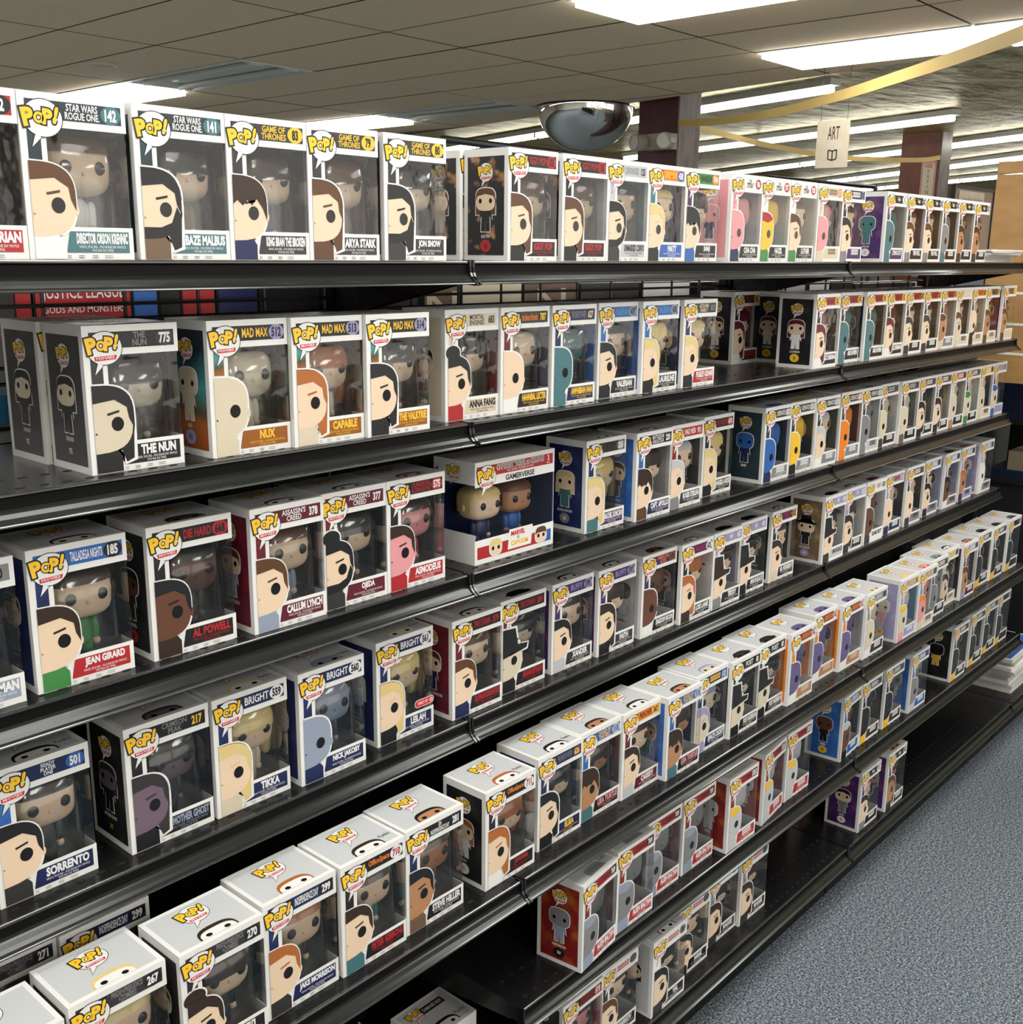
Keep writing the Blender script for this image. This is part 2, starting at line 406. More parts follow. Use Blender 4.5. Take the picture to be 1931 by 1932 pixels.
# strip lights under the far ceiling
def strip(p0, p1, label):
    a = at_z(*p0, ZU - .09); b = at_z(*p1, ZU - .09)
    t = empty('strip_light', a); d = b - a; L = d.length; t.rotation_euler = (0, 0, math.atan2(d.y, d.x))
    MB().box(0, -.06, .03, L, .06, .082, HOUS).obj('housing', t)
    n = max(1, round(L / 2.4)); s = L / n
    for k in range(n):
        MB().bar((k * s + .03, 0, .0), ((k + 1) * s - .03, 0, .0), .027, TUBE, 6).obj('tube', t)
        MB().box(k * s, -.05, -.02, k * s + .03, .05, .03, HOUS).obj('end_cap', t)
    tag(t, label, 'strip light', 'strip lights under the shiny ceiling')
strip((843, 284), (1577, 168), 'bright strip light nearest the tile edge, left of the hanging sign')
strip((1180, 300), (1805, 223), 'bright strip light passing behind the hanging sign')
strip((1240, 345), (1990, 252), 'strip light running behind the second pillar at tape height')
strip((1500, 352), (1990, 291), 'strip light behind the second pillar, just below the tape')
strip((1560, 365), (1990, 325), 'lowest and farthest strip light, behind the fire sign')

# pillars
MAROON = noise_mat('maroon_pillar', (.055, .012, .016), (.075, .02, .022), 8, 0.45)
GRANITE = noise_mat('grey_wood_side', (.20, .17, .16), (.33, .29, .28), 14, 0.5, stretch=(1, 1, .3))
REDWOOD = noise_mat('red_brown_pillar', (.14, .035, .02), (.18, .055, .03), 10, 0.5)
def pillar(pl, pc, pr, ztop, dist_z, m_front, label):
    """pl,pc,pr: pixel x of the left edge, the near corner and the right edge, at height dist"""
    c = dist_z
    t = empty('pillar', (c.x, c.y, 0))
    fwd2 = Vector((c.x - CAM.x, c.y - CAM.y)).normalized(); D = (c - CAM).dot(FWD)
    return t
def make_pillar(corner, wl, wr, h, m_l, m_r, label):
    """corner: nearest vertical edge; left face runs along +Y, right face along +X"""
    t = empty('pillar', (corner.x, corner.y, 0))
    MB().box(0, 0, 0, wr, wl, h, m_l).obj('shaft', t)
    MB().box(.004, -.012, 0, wr - .004, 0, h, m_r).obj('side_facing', t)
    tag(t, label, 'pillar'); return t
pc1 = at_z(1281, 186, ZC); 
make_pillar(pc1, .36, .30, ZU, MAROON, GRANITE, 'dark maroon pillar with grey side carrying the emergency lamp')
pc2 = at_z(1779, 248, ZU)
make_pillar(pc2, .46, .30, ZU, REDWOOD, GRANITE, 'red brown pillar with a fire extinguisher sign')
# sign on the second pillar (left face, plane x = pc2.x)
q0 = at_x(1741, 305, pc2.x - .006); q1 = at_x(1762, 372, pc2.x - .006)
sw = abs(q0.y - q1.y); sz = q0.z; 
t = empty('fire_sign', (pc2.x - .006, q0.y, 1.35))
LM = Matrix.Rotation(-math.pi / 2, 4, 'Z') @ Matrix.Rotation(math.pi / 2, 4, 'X')
hh = sz - 1.35
MB().box(-.004, -sw, 0, .004, 0, hh, ink('c')).obj('sign_board', t)
bd = MB()
for a in ((.008, .01, .016, hh - .01), (sw - .016, .01, sw - .008, hh - .01), (.008, hh - .018, sw - .008, hh - .01)): bd.quad2(*a, 0, RED)
o = bd.obj('red_border', t); o.matrix_local = Matrix.Translation((-.005, 0, 0)) @ LM
B = Matrix.Translation((-.005, 0, 0)) @ LM
put_text('lettering', 'FIRE', RED, (.02, hh - .075, sw - .02, hh - .03), 0, B, t)
for k, ch in enumerate('EXTINGUISHER'):
    put_text('lettering', ch, ink('z'), (sw * .34, hh - .13 - k * .058, sw * .66, hh - .09 - k * .058), 0, B, t)
tag(t, 'narrow vertical fire extinguisher sign on the red brown pillar', 'sign')

# emergency lamp on the first pillar
BEIGE = mat('beige_plastic', (.40, .37, .31), 0.45)
pe = at_x(1240, 268, pc1.x - .10)
t = empty('emergency_lamp', (pc1.x - .06, pe.y, pe.z))
MB().box(-.055, -.12, -.055, .055, .12, .06, BEIGE).obj('housing', t)
for s in (-1, 1):
    hd = MB().bar((-.06, s * .115, .0), (-.15, s * .135, -.005), .062, BEIGE, 12).obj('lamp_head', t)
    MB().bar((-.151, s * .135, -.005), (-.154, s * .136, -.005), .052, OFFT, 12).obj('lens', hd)
tag(t, 'beige twin head emergency lamp fixed to the maroon pillar', 'emergency lamp')

# dome mirror
pd = at_z(1105, 196, ZC + .02); dist = (pd - CAM).dot(FWD); R = 90 * dist / FPX
CHROME = mat('chrome_mirror', (.86, .85, .83), 0.02, 1.0)
mb = MB(); nu, nv = 40, 14; vs = []; fs = []
for j in range(nv + 1):
    th = math.pi / 2 * j / nv
    for i in range(nu):
        ph = 2 * math.pi * i / nu; vs.append((R * math.cos(th) * math.cos(ph), R * math.cos(th) * math.sin(ph), -R * .88 * math.sin(th)))
for j in range(nv):
    for i in range(nu): fs.append((j * nu + i, j * nu + (i + 1) % nu, (j + 1) * nu + (i + 1) % nu, (j + 1) * nu + i))
mb.raw(vs, fs, CHROME)
t = empty('dome_mirror', (pd.x, pd.y, ZC - .012))
mb.obj('mirror_dome', t, True)
rim = MB()
for i in range(nu):
    a, b = 2 * math.pi * i / nu, 2 * math.pi * (i + 1) / nu
    for r0, z0, r1, z1 in ((R, .0, R + .012, .0), (R + .012, 0, R + .012, .014), (R + .012, .014, R, .014)):
        rim.face([(r0 * math.cos(a), r0 * math.sin(a), z0), (r1 * math.cos(a), r1 * math.sin(a), z1), (r1 * math.cos(b), r1 * math.sin(b), z1), (r0 * math.cos(b), r0 * math.sin(b), z0)], CAPM)
rim.obj('mirror_rim', t)
tag(t, 'silver half dome security mirror under the ceiling', 'mirror')

# yellow tape: catenary ribbons
TAPE = mat('yellow_tape', (.82, .58, .19), 0.6)
def tape(pts, wdt, label):
    mb = MB(); n = 40; P = []
    def cr(t):
        k = min(int(t), len(pts) - 2); f = t - k
        g = lambda i: pts[max(0, min(len(pts) - 1, i))]
        a, b, c, d = g(k - 1), g(k), g(k + 1), g(k + 2)
        return 0.5 * ((2 * b) + (c - a) * f + (2 * a - 5 * b + 4 * c - d) * f * f + (3 * b - a - 3 * c + d) * f ** 3)
    for i in range(n + 1): P.append(cr((len(pts) - 1) * i / n))
    for i in range(n):
        a, b = P[i], P[i + 1]; h = Vector((0, 0, wdt / 2)); s = Vector((b.y - a.y, a.x - b.x, 0)).normalized() * .0006
        for sg in (1, -1):
            f = [a - h + s * sg, b - h + s * sg, b + h + s * sg, a + h + s * sg]
            mb.face(f if sg > 0 else f[::-1], TAPE)
    tag(mb.obj('barrier_tape'), label, 'tape', 'yellow barrier tape')
X1 = pc1.x
def along(u, v, x): return at_x(u, v, x)
tp_ = [(1281, 232, .012), (1351, 229, .5), (1465, 212, 1.2), (1579, 182, 1.9), (1692, 146, 2.55), (1806, 108, 3.05), (1931, 62, 3.5), (2060, 10, 3.9)]
tape([at_x(u, v, pc1.x - q) for u, v, q in tp_], .05, 'yellow tape rising from the maroon pillar to the top right corner')
s2 = [pc1 + Vector((.0, -.02, 0)), None]
E0 = at_x(1315, 239, pc1.x + .32); E4 = at_x(1775, 297, pc2.x - .012)
B_ = [E0]
for u, v, f in ((1427, 269, .3), (1541, 291, .55), (1616, 299, .7), (1730, 302, .93)):
    B_.append(at_x(u, v, E0.x + f * (E4.x - E0.x)))
tape(B_ + [E4], .05, 'yellow tape sagging between the maroon and the red brown pillar')

# hanging ART sign
xs_ = pc1.x - .6
c0 = at_x(1544, 230, xs_); c1 = at_x(1605, 236, xs_); c2 = at_x(1602, 312, xs_)
sw = abs(c0.y - c1.y); sh = c0.z - c2.z + .01
PAPER = noise_mat('beige_sign_card', (.36, .31, .235), (.40, .35, .27), 12, 0.7)
t = empty('hanging_sign', (xs_, c0.y, c0.z - sh))
B = Matrix.Translation((-.003, 0, 0)) @ LM
MB().box(-.002, -sw, 0, .002, 0, sh, PAPER).obj('sign_card', t)
put_text('lettering', 'ART', INK, (sw * .34, sh * .60, sw * .70, sh * .88), 0, B, t, bold=0.005)
bk = MB()
cx, cy, k = sw * .52, sh * .28, sw * .13
def line2(mb, a, b, wd, m):
    d = Vector((b[0] - a[0], b[1] - a[1])); nn = Vector((-d.y, d.x)).normalized() * wd / 2
    mb.poly2([(a[0] - nn.x, a[1] - nn.y), (b[0] - nn.x, b[1] - nn.y), (b[0] + nn.x, b[1] + nn.y), (a[0] + nn.x, a[1] + nn.y)], 0, m)
pts = [(cx - k, cy + k), (cx, cy + .75 * k), (cx + k, cy + k), (cx + k, cy - .9 * k), (cx, cy - 1.2 * k), (cx - k, cy - .9 * k), (cx - k, cy + k)]
for a, b in zip(pts, pts[1:]): line2(bk, a, b, .008, INK)
line2(bk, (cx, cy + .75 * k), (cx, cy - 1.2 * k), .008, INK)
o = bk.obj('book_symbol', t); o.matrix_local = B
for yy in (-.02, -sw + .02):
    MB().bar((0, yy, sh), (0, yy, ZU - t.location.z), .0015, CAPM, 5).obj('hanging_wire', t)
tag(t, 'beige hanging paper sign reading ART above a book symbol', 'sign')

# ---------------------------------------------------------------- shelving
ZS = {1: 1.5557, 2: 1.3244, 3: 1.0933, 4: .8553, 5: .6224, 6: .3894, 7: .150}
BAY = 1.219
YF = {1: 0, 2: 0, 3: 0, 4: 0, 5: -.113, 6: -.115, 7: -.118}
YB = .29
SHN = {1: 'top', 2: 'second', 3: 'third', 4: 'fourth', 5: 'fifth', 6: 'sixth', 7: 'bottom'}
RAILP_NOSE = [(.004, .0004), (.0016, .0004), (.0006, -.0002), (.0001, -.0012), (0, -.003)]
RAILP_FOOT = [(-.0128, -.0287), (-.0138, -.0292), (-.0146, -.0300), (-.0148, -.0310), (-.0142, -.0320), (-.012, -.0322)]
RAILP_UP = [(0, -.003), (.003, -.005), (.003, -.0165), (0, -.019)]
RAILP_LOW = [(0, -.019), (-.002, -.0205), (-.006, -.0245), (-.010, -.0275), (-.014, -.0295), (-.014, -.0315), (-.009, -.0315), (.006, -.028)]
def extr(mb, prof, x0, x1, m):
    for a, b in zip(prof, prof[1:]):
        mb.face([(x0, a[0], a[1]), (x0, b[0], b[1]), (x1, b[0], b[1]), (x1, a[0], a[1])], m)
CAPP = [(-.002, .0015), (.012, .0015), (.012, -.032), (-.012, -.034), (-.0165, -.033), (-.0165, -.030), (-.010, -.0255), (-.0055, -.021), (-.003, -.016), (-.002, -.008)]
def cap_mesh():
    mb = MB(); n = len(CAPP)
    for x, rev in ((0, False), (.004, True)):
        p = [(x, a, b) for a, b in CAPP]; mb.face(p[::-1] if rev else p, CAPM)
    for i in range(n):
        a, b = CAPP[i], CAPP[(i + 1) % n]; mb.face([(0, *a), (.004, *a), (.004, *b), (0, *b)], CAPM)
    return mb.mesh('rail_end_cap')
CAPME = cap_mesh()
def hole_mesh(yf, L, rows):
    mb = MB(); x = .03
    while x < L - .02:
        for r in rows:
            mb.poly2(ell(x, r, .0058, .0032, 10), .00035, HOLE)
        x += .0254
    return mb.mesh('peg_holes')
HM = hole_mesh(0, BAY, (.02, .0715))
bayn = {0: 'left', 1: 'middle', 2: 'right', 3: 'farthest right'}
for k in range(1, 8):
    for b in range(0, 4):
        if (k == 6 and b == 0) or (b == 3 and k != 7): continue
        x0 = (b - 1) * BAY + .0012; L = BAY - .0024; yf = YF[k]; depth = YB - yf
        t = empty('gondola_shelf', (x0, yf, ZS[k]))
        dk = MB().box(.001, .001, -.0025, L - .001, depth + (.033 if k == 7 else 0), 0, METAL)
        dk.box(.001, .012, -.026, L - .001, .014, -.0025, METAL); dk.box(.001, depth - .012, -.026, L - .001, depth, -.0025, METAL)
        for sx in (.001, L - .003): dk.box(sx, .014, -.026, sx + .002, depth - .012, -.0025, METAL)
        dk.box(L / 2 - .03, .014, -.012, L / 2 + .03, depth - .012, -.0025, METAL)
        dk.obj('deck', t)
        r = MB(); extr(r, RAILP_UP, .004, L - .004, RAIL); r.obj('rail_back', t)
        r = MB(); extr(r, RAILP_NOSE, .004, L - .004, NOSE); r.obj('rail_edge', t, True); r = MB(); extr(r, RAILP_FOOT, .004, L - .004, NOSE); r.obj('rail_foot', t, True)
        r = MB(); extr(r, RAILP_LOW, .004, L - .004, RAILLOW); r.obj('label_strip', t, True)
        add('rail_end_cap', CAPME, t); c = add('rail_end_cap', CAPME, t); c.location = (L - .004, 0, 0)
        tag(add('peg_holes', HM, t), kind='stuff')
        if k < 7:
            for sx in (.006, L - .010):
                br = MB(); pr = [(depth - .002, -.026), (depth - .002, -.085), (depth - .03, -.085), (.03, -.034), (.03, -.026)]
                br.face([(sx, a, c_) for a, c_ in pr], METAL); br.face([(sx + .004, a, c_) for a, c_ in pr][::-1], METAL)
                for i in range(5):
                    a, c_ = pr[i], pr[(i + 1) % 5]; br.face([(sx, *a), (sx + .004, *a), (sx + .004, *c_), (sx, *c_)], METAL)
                br.obj('bracket', t)
        else:
            MB().box(.002, .05, -.150, L - .002, .056, -.026, METAL).obj('kick_plate', t)
        tag(t, f'black metal {SHN[k]} shelf of the {bayn[b]} bay with grey price rail', 'shelf', 'black metal shelves of the long display rack')
for b in range(0, 5):
    x = (b - 1) * BAY
    t = MB().box(x - .019, YB + .0015, .1505, x + .019, YB + .032, 1.575 if b < 4 else .75, METAL).obj('rack_upright')
    t.location.z = 0
    tag(t, f'black metal upright post at the back of the rack, post {["left of the first bay","between left and middle bays","between middle and right bays","right of the right bay","at the far end"][b]}', 'post', 'rack posts')
for b in range(0, 3):
    x0 = (b - 1) * BAY + .022; x1 = b * BAY - .022
    t = empty('wire_back_panel', (x0, YB + .006, .16))
    z = .02
    zz = []
    while z < 1.38: zz += [z, z + .02]; z += .0762
    for z in zz:
        MB().bar((0, 0, z), (x1 - x0, 0, z), .0028, WIRE, 6).obj('horizontal_wire', t)
    x = .03
    while x < x1 - x0:
        MB().bar((x, .006, 0), (x, .006, 1.40), .0028, WIRE, 6).obj('vertical_wire', t); x += .0762 * 1.5
    tag(t, f'black wire grid forming the back of the {bayn[b]} bay', 'wire grid', 'wire grid backs')

for b in range(0, 4):  # black sheets added as the darkness behind the wire grid
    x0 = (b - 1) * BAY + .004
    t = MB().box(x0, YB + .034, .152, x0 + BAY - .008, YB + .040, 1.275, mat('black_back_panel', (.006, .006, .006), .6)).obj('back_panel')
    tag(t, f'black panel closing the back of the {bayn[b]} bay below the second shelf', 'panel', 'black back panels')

# ---------------------------------------------------------------- toy boxes
W, D, H = .1145, .090, .1625
T = .0006
WX, WZ0, WZ1 = .235 * W, .205 * H, .80 * H
def carton_mesh(W, D, H, wx, wz0, wz1, name='carton'):
    mb = MB()
    mb.box(0, 0, 0, T, D, H, CARD); mb.box(T, D - T, 0, W, D, H, CARD)
    mb.box(T, 0, 0, W, D - T, T, CARD); mb.box(T, 0, H - T, W, D - T, H, CARD)
    mb.box(T, 0, T, wx, T, H - T, CARD); mb.box(wx, 0, T, W, T, wz0, CARD); mb.box(wx, 0, wz1, W, T, H - T, CARD)
    mb.box(W - T, T, T, W, D - T, wz0, CARD); mb.box(W - T, T, wz1, W, D - T, H - T, CARD)
    mb.box(W - T, D * .80, wz0, W, D - T, wz1, CARD)
    return mb.mesh(name)
CARTON = carton_mesh(W, D, H, WX, WZ0, WZ1)
def film_mesh(W, D, wx, wz0, wz1):
    mb = MB(); e = .00015; r = .002
    pr = [(wx - .003, T + e)] + [(W - r - e + (r) * math.sin(a), T * .3 + r - r * math.cos(a)) for a in (0, .4, .8, 1.2, math.pi / 2)] + [(W - T * .3, D * .80 + .003)]
    n = len(pr)
    for i in range(n - 1):
        a, b = pr[i], pr[i + 1]
        mb.face([(a[0], a[1], wz0 - .003), (b[0], b[1], wz0 - .003), (b[0], b[1], wz1 + .003), (a[0], a[1], wz1 + .003)], FILM)
    return mb.mesh('window_film', False)
FILMME = film_mesh(W, D, WX, WZ0, WZ1)
_ins = {}
def insert_mesh(c, W=W, D=D, H=H):
    k = (c, W)
    if k not in _ins:
        mb = MB(); m = side_mat(c)
        mb.box(T * 2, D - T * 4, T * 2, W - T * 2, D - T * 2, H - T * 2, m)
        mb.box(T * 2, T * 3, T * 2, T * 4, D - T * 4, H - T * 2, m)
        mb.box(T * 4, T * 3, .010, W - T * 2, D - T * 4, .011, INNER)
        _ins[k] = mb.mesh('insert_card')
    return _ins[k]
def tray_mesh():
    mb = MB(); vs = []; fs = []
    n = 20; rings = [(.0125, .043, .038), (.05, .043, .038), (.09, .042, .037), (.124, .040, .035), (.131, .026, .022)]
    for z, a, b in rings:
        for p in sup(W * .61, D * .50, a, b, 4.0, n): vs.append((p[0], p[1], z))
    for r in range(len(rings) - 1):
        for i in range(n): fs.append((r * n + i, r * n + (i + 1) % n, (r + 1) * n + (i + 1) % n, (r + 1) * n + i))
    fs.append(tuple((len(rings) - 1) * n + i for i in range(n)))
    mb.raw(vs, fs, TRAY); return mb.mesh('blister_tray', True)
TRAYME = tray_mesh()

def sellip(mb, c, a, b, h, e1, e2, m, nu=18, nv=10, cond=None):
    vs = []; fs = []
    for j in range(nv + 1):
        t = -math.pi / 2 + math.pi * j / nv; ct, st = math.cos(t), math.sin(t)
        cz = math.copysign(abs(st) ** e1, st); rr = abs(ct) ** e1
        for i in range(nu):
            p = 2 * math.pi * i / nu; cx, cy = math.cos(p), math.sin(p)
            vs.append((c[0] + a * rr * math.copysign(abs(cx) ** e2, cx), c[1] + b * rr * math.copysign(abs(cy) ** e2, cy), c[2] + h * cz))
    for j in range(nv):
        for i in range(nu):
            f = (j * nu + i, j * nu + (i + 1) % nu, (j + 1) * nu + (i + 1) % nu, (j + 1) * nu + i)
            if cond:
                g = [sum(vs[q][d] for q in f) / 4 - c[d] for d in range(3)]
                if not cond(g[0] / a, g[1] / b, g[2] / h): continue
            fs.append(f)
    mb.raw(vs, fs, m)
_v = {}
def fig_mesh(kind, *cols):
    key = (kind,) + cols
    if key in _v: return _v[key]
    mb = MB()
    if kind == 'body':
        m = vinyl(cols[0]); s = vinyl(cols[1])
        sellip(mb, (0, 0, .030), .0135, .010, .016, .6, .7, m, 14, 8)
        for x in (-.0075, .0075):
            sellip(mb, (x, 0, .010), .0065, .0075, .012, .5, .7, m, 10, 6)
        for x in (-.0165, .0165):
            sellip(mb, (x, -.002, .030), .0045, .005, .013, .7, .9, m, 10, 6); sellip(mb, (x, -.004, .0175), .0042, .0045, .0045, 1, 1, s, 8, 5)
        sellip(mb, (0, 0, .0455), .005, .005, .004, 1, 1, s, 8, 5)
    elif kind == 'head':
        s = vinyl(cols[0])
        sellip(mb, (0, 0, .072), .0325, .026, .0255, .55, .62, s, 22, 12)
        for x in (-.0335, .0335): sellip(mb, (x, .003, .068), .003, .005, .0065, 1, 1, s, 8, 6)
        sellip(mb, (0, -.0258, .066), .0022, .003, .002, 1, 1, s, 8, 5)
        if cols[1] == 'e':
            for x in (-.016, .016): sellip(mb, (x, -.0243, .0715), .0058, .0030, .0062, 1, 1, EYE, 12, 8)
    elif kind == 'hair':
        m = vinyl(cols[0]); st = cols[1]
        lim = {'s': .25, 'f': .05, 'l': .2, 'u': .2, 'b': 9, 'H': .1}.get(st, .25)
        sellip(mb, (0, .001, .0725), .0345, .0285, .0275, .55, .62, m, 22, 14, lambda x, y, z: z > lim or (y > -.25 and z > -.5))
        if st == 'l':
            for x in (-.031, .031): sellip(mb, (x, .006, .058), .0075, .015, .032, .6, .8, m, 10, 8)
            sellip(mb, (0, .02, .058), .030, .010, .032, .6, .6, m, 12, 8)
        if st == 'u': sellip(mb, (0, .006, .102), .013, .012, .010, 1, 1, m, 12, 8)
        if st == 'H':
            sellip(mb, (0, 0, .100), .030, .026, .016, .4, .8, m, 16, 8); sellip(mb, (0, 0, .088), .044, .038, .003, .6, .9, m, 20, 4)
    _v[key] = mb.mesh({'body': 'vinyl_figure'}.get(kind, kind), True); return _v[key]

LOGO = {}
TAGS = {'M': 'MOVIES', 'T': 'TELEVISION', 'G': 'GAMES', 'R': 'ROCKS', 'A': 'ANIMATION', 'C': 'COMICS', '-': ''}
def logo_mesh(tg):
    """speech bubble of radius 1 with yellow letters, in the XY plane"""
    if tg in LOGO: return LOGO[tg]
    mb = MB(); e = .012
    tail = [(-.42, -.80), (-.62, -1.45), (-.12, -.95)]
    mb.poly2(ell(0, 0, 1.03, .96, 32), 0, INK); mb.poly2([(-.46, -.78), (-.67, -1.54), (-.05, -.93)], 0, INK)
    mb.poly2(ell(0, 0, .985, .915, 32), e, CARD); mb.poly2(tail, e, CARD)
    lay = [('P', -.74, -.02, .60, .92, 10), ('O', -.20, -.03, .52, .58, 0), ('P', .24, .04, .52, .80, -5), ('!', .66, .14, .20, .88, -14)]
    dy = .18 if tg != '-' else .04
    for lvl, bold, m in ((2, .135, INK), (3, .055, YEL)):
        for ch, cx, cy, ww, hh, rot in lay:
            vs, fs, x0, y0, x1, y1 = text_raw(ch, bold, 3); _, _, a0, b0, a1, b1 = text_raw(ch, .055, 3)
            s = math.radians(rot); out = []
            for v in vs:
                px = ((v[0] - a0) / (a1 - a0) - .5) * ww; py = ((v[1] - b0) / (b1 - b0) - .5) * hh
                out.append((cx + px * math.cos(s) - py * math.sin(s), cy + dy + px * math.sin(s) + py * math.cos(s), lvl * e))
            mb.raw(out, fs, m)
    if TAGS[tg]:
        mb.poly2([(-.58, -.70), (.62, -.64), (.68, -.40), (-.62, -.46)], 2 * e, RED)
        vs, fs, x0, y0, x1, y1 = text_raw(TAGS[tg], .02, 1)
        mb.raw([(-.5 + (v[0] - x0) / (x1 - x0) * 1.04, -.64 + (v[1] - y0) / (y1 - y0) * .16 + .05 * (v[0] - x0) / (x1 - x0), 3 * e) for v in vs], fs, CARD)
    LOGO[tg] = mb.mesh('logo'); return LOGO[tg]

BUST = {}
def bust_mesh(sk, hc, st, bc, beard):
    """plain half portrait with white die-cut outline, front-face metres"""
    key = (sk, hc, st, bc, beard)
    if key in BUST: return BUST[key]
    mb = MB(); x0 = .052 * W; cx, cz, a, b = x0, .365 * H, .046, .0365; o = .0023; e = .00012
    S, HC, BC = ink(sk), ink(hc), ink(bc)
    R = lambda aa, bb: [(x0, cz - bb)] + sup(cx, cz, aa, bb, 3.0, 16, -90, 90)
    bx = .031
    if st == 'l': mb.poly2([(x0, cz)] + [(cx + a * .75, cz - b * 1.42), (cx + a + .001 + o, cz - b * 1.30)] + sup(cx, cz, a + .0018 + o, b + .0018 + o, 3.0, 10, 0, 90), 0, CARD)
    if st == 'H':
        mb.poly2([(x0, cz), (cx + a * 1.30 + o, cz + b * .26 - o), (cx + a * 1.36 + o, cz + b * .55), (cx + a * .82 + o, cz + b * .62), (cx + a * .70 + o, cz + b * 1.42 + o), (x0, cz + b * 1.48 + o)], 0, CARD)
    if st == 'u': mb.poly2(ell(cx + .010, cz + b * 1.12, .017, .013, 16), 0, CARD)
    mb.poly2(R(a + o, b + o), 0, CARD)
    mb.poly2([(x0, 0.001), (x0 + bx + o, .001), (x0 + bx + o, .020), (x0 + bx * .8 + o, cz - b + .004), (x0, cz - b + .004)], 0, CARD)
    mb.poly2([(x0, 0.001), (x0 + bx, .001), (x0 + bx, .018), (x0 + bx * .8, cz - b + .003), (x0, cz - b + .003)], e, BC)
    if st == 'l': mb.poly2([(cx + a * .3, cz + b * .3), (cx + a * .78, cz - b * 1.34), (cx + a * .98, cz - b * 1.24)] + sup(cx, cz, a + .0016, b + .0016, 3.0, 10, 0, 90), e, HC)
    if st not in 'lg': mb.poly2(ell(cx + a + .0005, cz - .25 * b, .0032, .0055, 12), e, S)
    mb.poly2(R(a, b), 2 * e, S)
    if beard: mb.poly2([(cx, cz - .66 * b), (cx + .45 * a, cz - .66 * b), (cx + .74 * a, cz - .52 * b), (cx + .90 * a, cz - .05 * b)] + sup(cx, cz, a, b, 3.0, 10, -8, -90), 3 * e, HC)
    if st in 'sul': mb.poly2(sup(cx, cz, a + .0008, b + .0008, 3.0, 14, 90, -8) + [(cx + a * .90, cz + b * .02), (cx + a * .86, cz + b * .35), (cx + a * .55, cz + b * .60), (cx, cz + b * .52)], 4 * e, HC)
    if st == 'f': mb.poly2(sup(cx, cz, a + .0008, b + .0008, 3.0, 14, 90, -12) + [(cx + a * .88, cz + b * .02), (cx + a * .70, cz + b * .30), (cx + a * .56, cz + b * .10), (cx + a * .42, cz + b * .26), (cx + a * .28, cz + b * .08), (cx + a * .12, cz + b * .25), (cx, cz + b * .12)], 4 * e, HC)
    if st == 'u': mb.poly2(ell(cx + .010, cz + b * 1.12, .0148, .0108, 16), e, HC)
    if st == 'H':
        mb.poly2([(cx, cz + b * .10), (cx + a * 1.28, cz + b * .28), (cx + a * 1.33, cz + b * .52), (cx + a * .80, cz + b * .58), (cx + a * .66, cz + b * 1.40), (cx, cz + b * 1.46)], 4 * e, HC)
    if st == 'g' and hc != sk: mb.poly2(sup(cx, cz, a, b, 3.0, 12, 90, 30) + [(cx + a * .5, cz + b * .45), (cx, cz + b * .55)], 3 * e, HC)
    if True:
        mb.poly2(ell(cx + a * .60, cz - b * .14, .0074, .0080, 18), 4 * e, EYE); mb.poly2([(cx + .001, cz - b * .34), (cx + .004, cz - b * .40), (cx + .001, cz - b * .43)], 4 * e, ink('a' if sk == 's' else 'D'))
        if st not in 'bg': mb.poly2([(cx + a * .34, cz + b * .20), (cx + a * .66, cz + b * .28), (cx + a * .66, cz + b * .21), (cx + a * .36, cz + b * .13)], 4 * e, HC)
    BUST[key] = mb.mesh('portrait_print'); return BUST[key]
MINI = {}
def mini_mesh(sk, hc, st, bc):
    key = (sk, hc, st, bc)
    if key in MINI: return MINI[key]
    mb = MB(); e = .00012; S, HC, BC = ink(sk), ink(hc), ink(bc); o = .0012
    a, b = .0165, .0135
    def body(g): return [(-.0075 - g, -.038 - g), (-.001, -.038 - g), (0, -.026), (.001, -.038 - g), (.0075 + g, -.038 - g), (.0068 + g, -.020), (.011 + g, -.024 - g), (.0085 + g, -.010), (-.0085 - g, -.010), (-.011 - g, -.024 - g), (-.0068 - g, -.020)]
    mb.poly2(body(o), 0, CARD); mb.poly2(sup(0, 0, a + o, b + o, 3, 24), 0, CARD)
    if st == 'l':
        mb.poly2([(-a - o, 0), (-a - o, -.019), (a + o, -.019), (a + o, 0)], 0, CARD); mb.poly2([(-a, 0), (-a, -.018), (a, -.018), (a, 0)], e, HC)
    mb.poly2(body(0), 2 * e, BC); mb.poly2(sup(0, 0, a, b, 3, 24), 3 * e, S)
    if st in 'sulfH':
        mb.poly2(sup(0, 0, a, b, 3, 16, -5, 185) + [(-a * .82, b * .3), (0, b * .5), (a * .82, b * .3)], 4 * e, HC)
    if st == 'H':
        mb.poly2([(-a * 1.35, b * .30), (a * 1.35, b * .30), (a * 1.3, b * .55), (a * .7, b * .6), (a * .6, b * 1.5), (-a * .6, b * 1.5), (-a * .7, b * .6), (-a * 1.3, b * .55)], 4 * e, HC)
    if True:
        for s in (-1, 1): mb.poly2(ell(s * a * .52, -b * .12, .0026, .003, 10), 5 * e, EYE)
    MINI[key] = mb.mesh('figure_print'); return MINI[key]
TOPP = {}
def top_mesh(sk, hc, st):
    key = (sk, hc, st)
    if key in TOPP: return TOPP[key]
    mb = MB(); e = .00012; S = CARD if sk in 's' else ink(sk); HC = ink(hc)
    mb.poly2(sup(0, 0, .026, .021, 3, 16, 0, 180), 0, HC if st != 'b' else S)
    if st not in 'bH': mb.poly2(sup(0, 0, .0235, .0145, 3, 16, 0, 180), e, S)
    if st == 'H': mb.poly2([(-.033, .006), (.033, .006), (.026, .012), (-.026, .012)], e, HC)
    if st != 'g':
        for s in (-1, 1): mb.poly2(ell(s * .0125, .0045, .0042, .0034, 12), 2 * e, EYE)
    TOPP[key] = mb.mesh('head_print'); return TOPP[key]

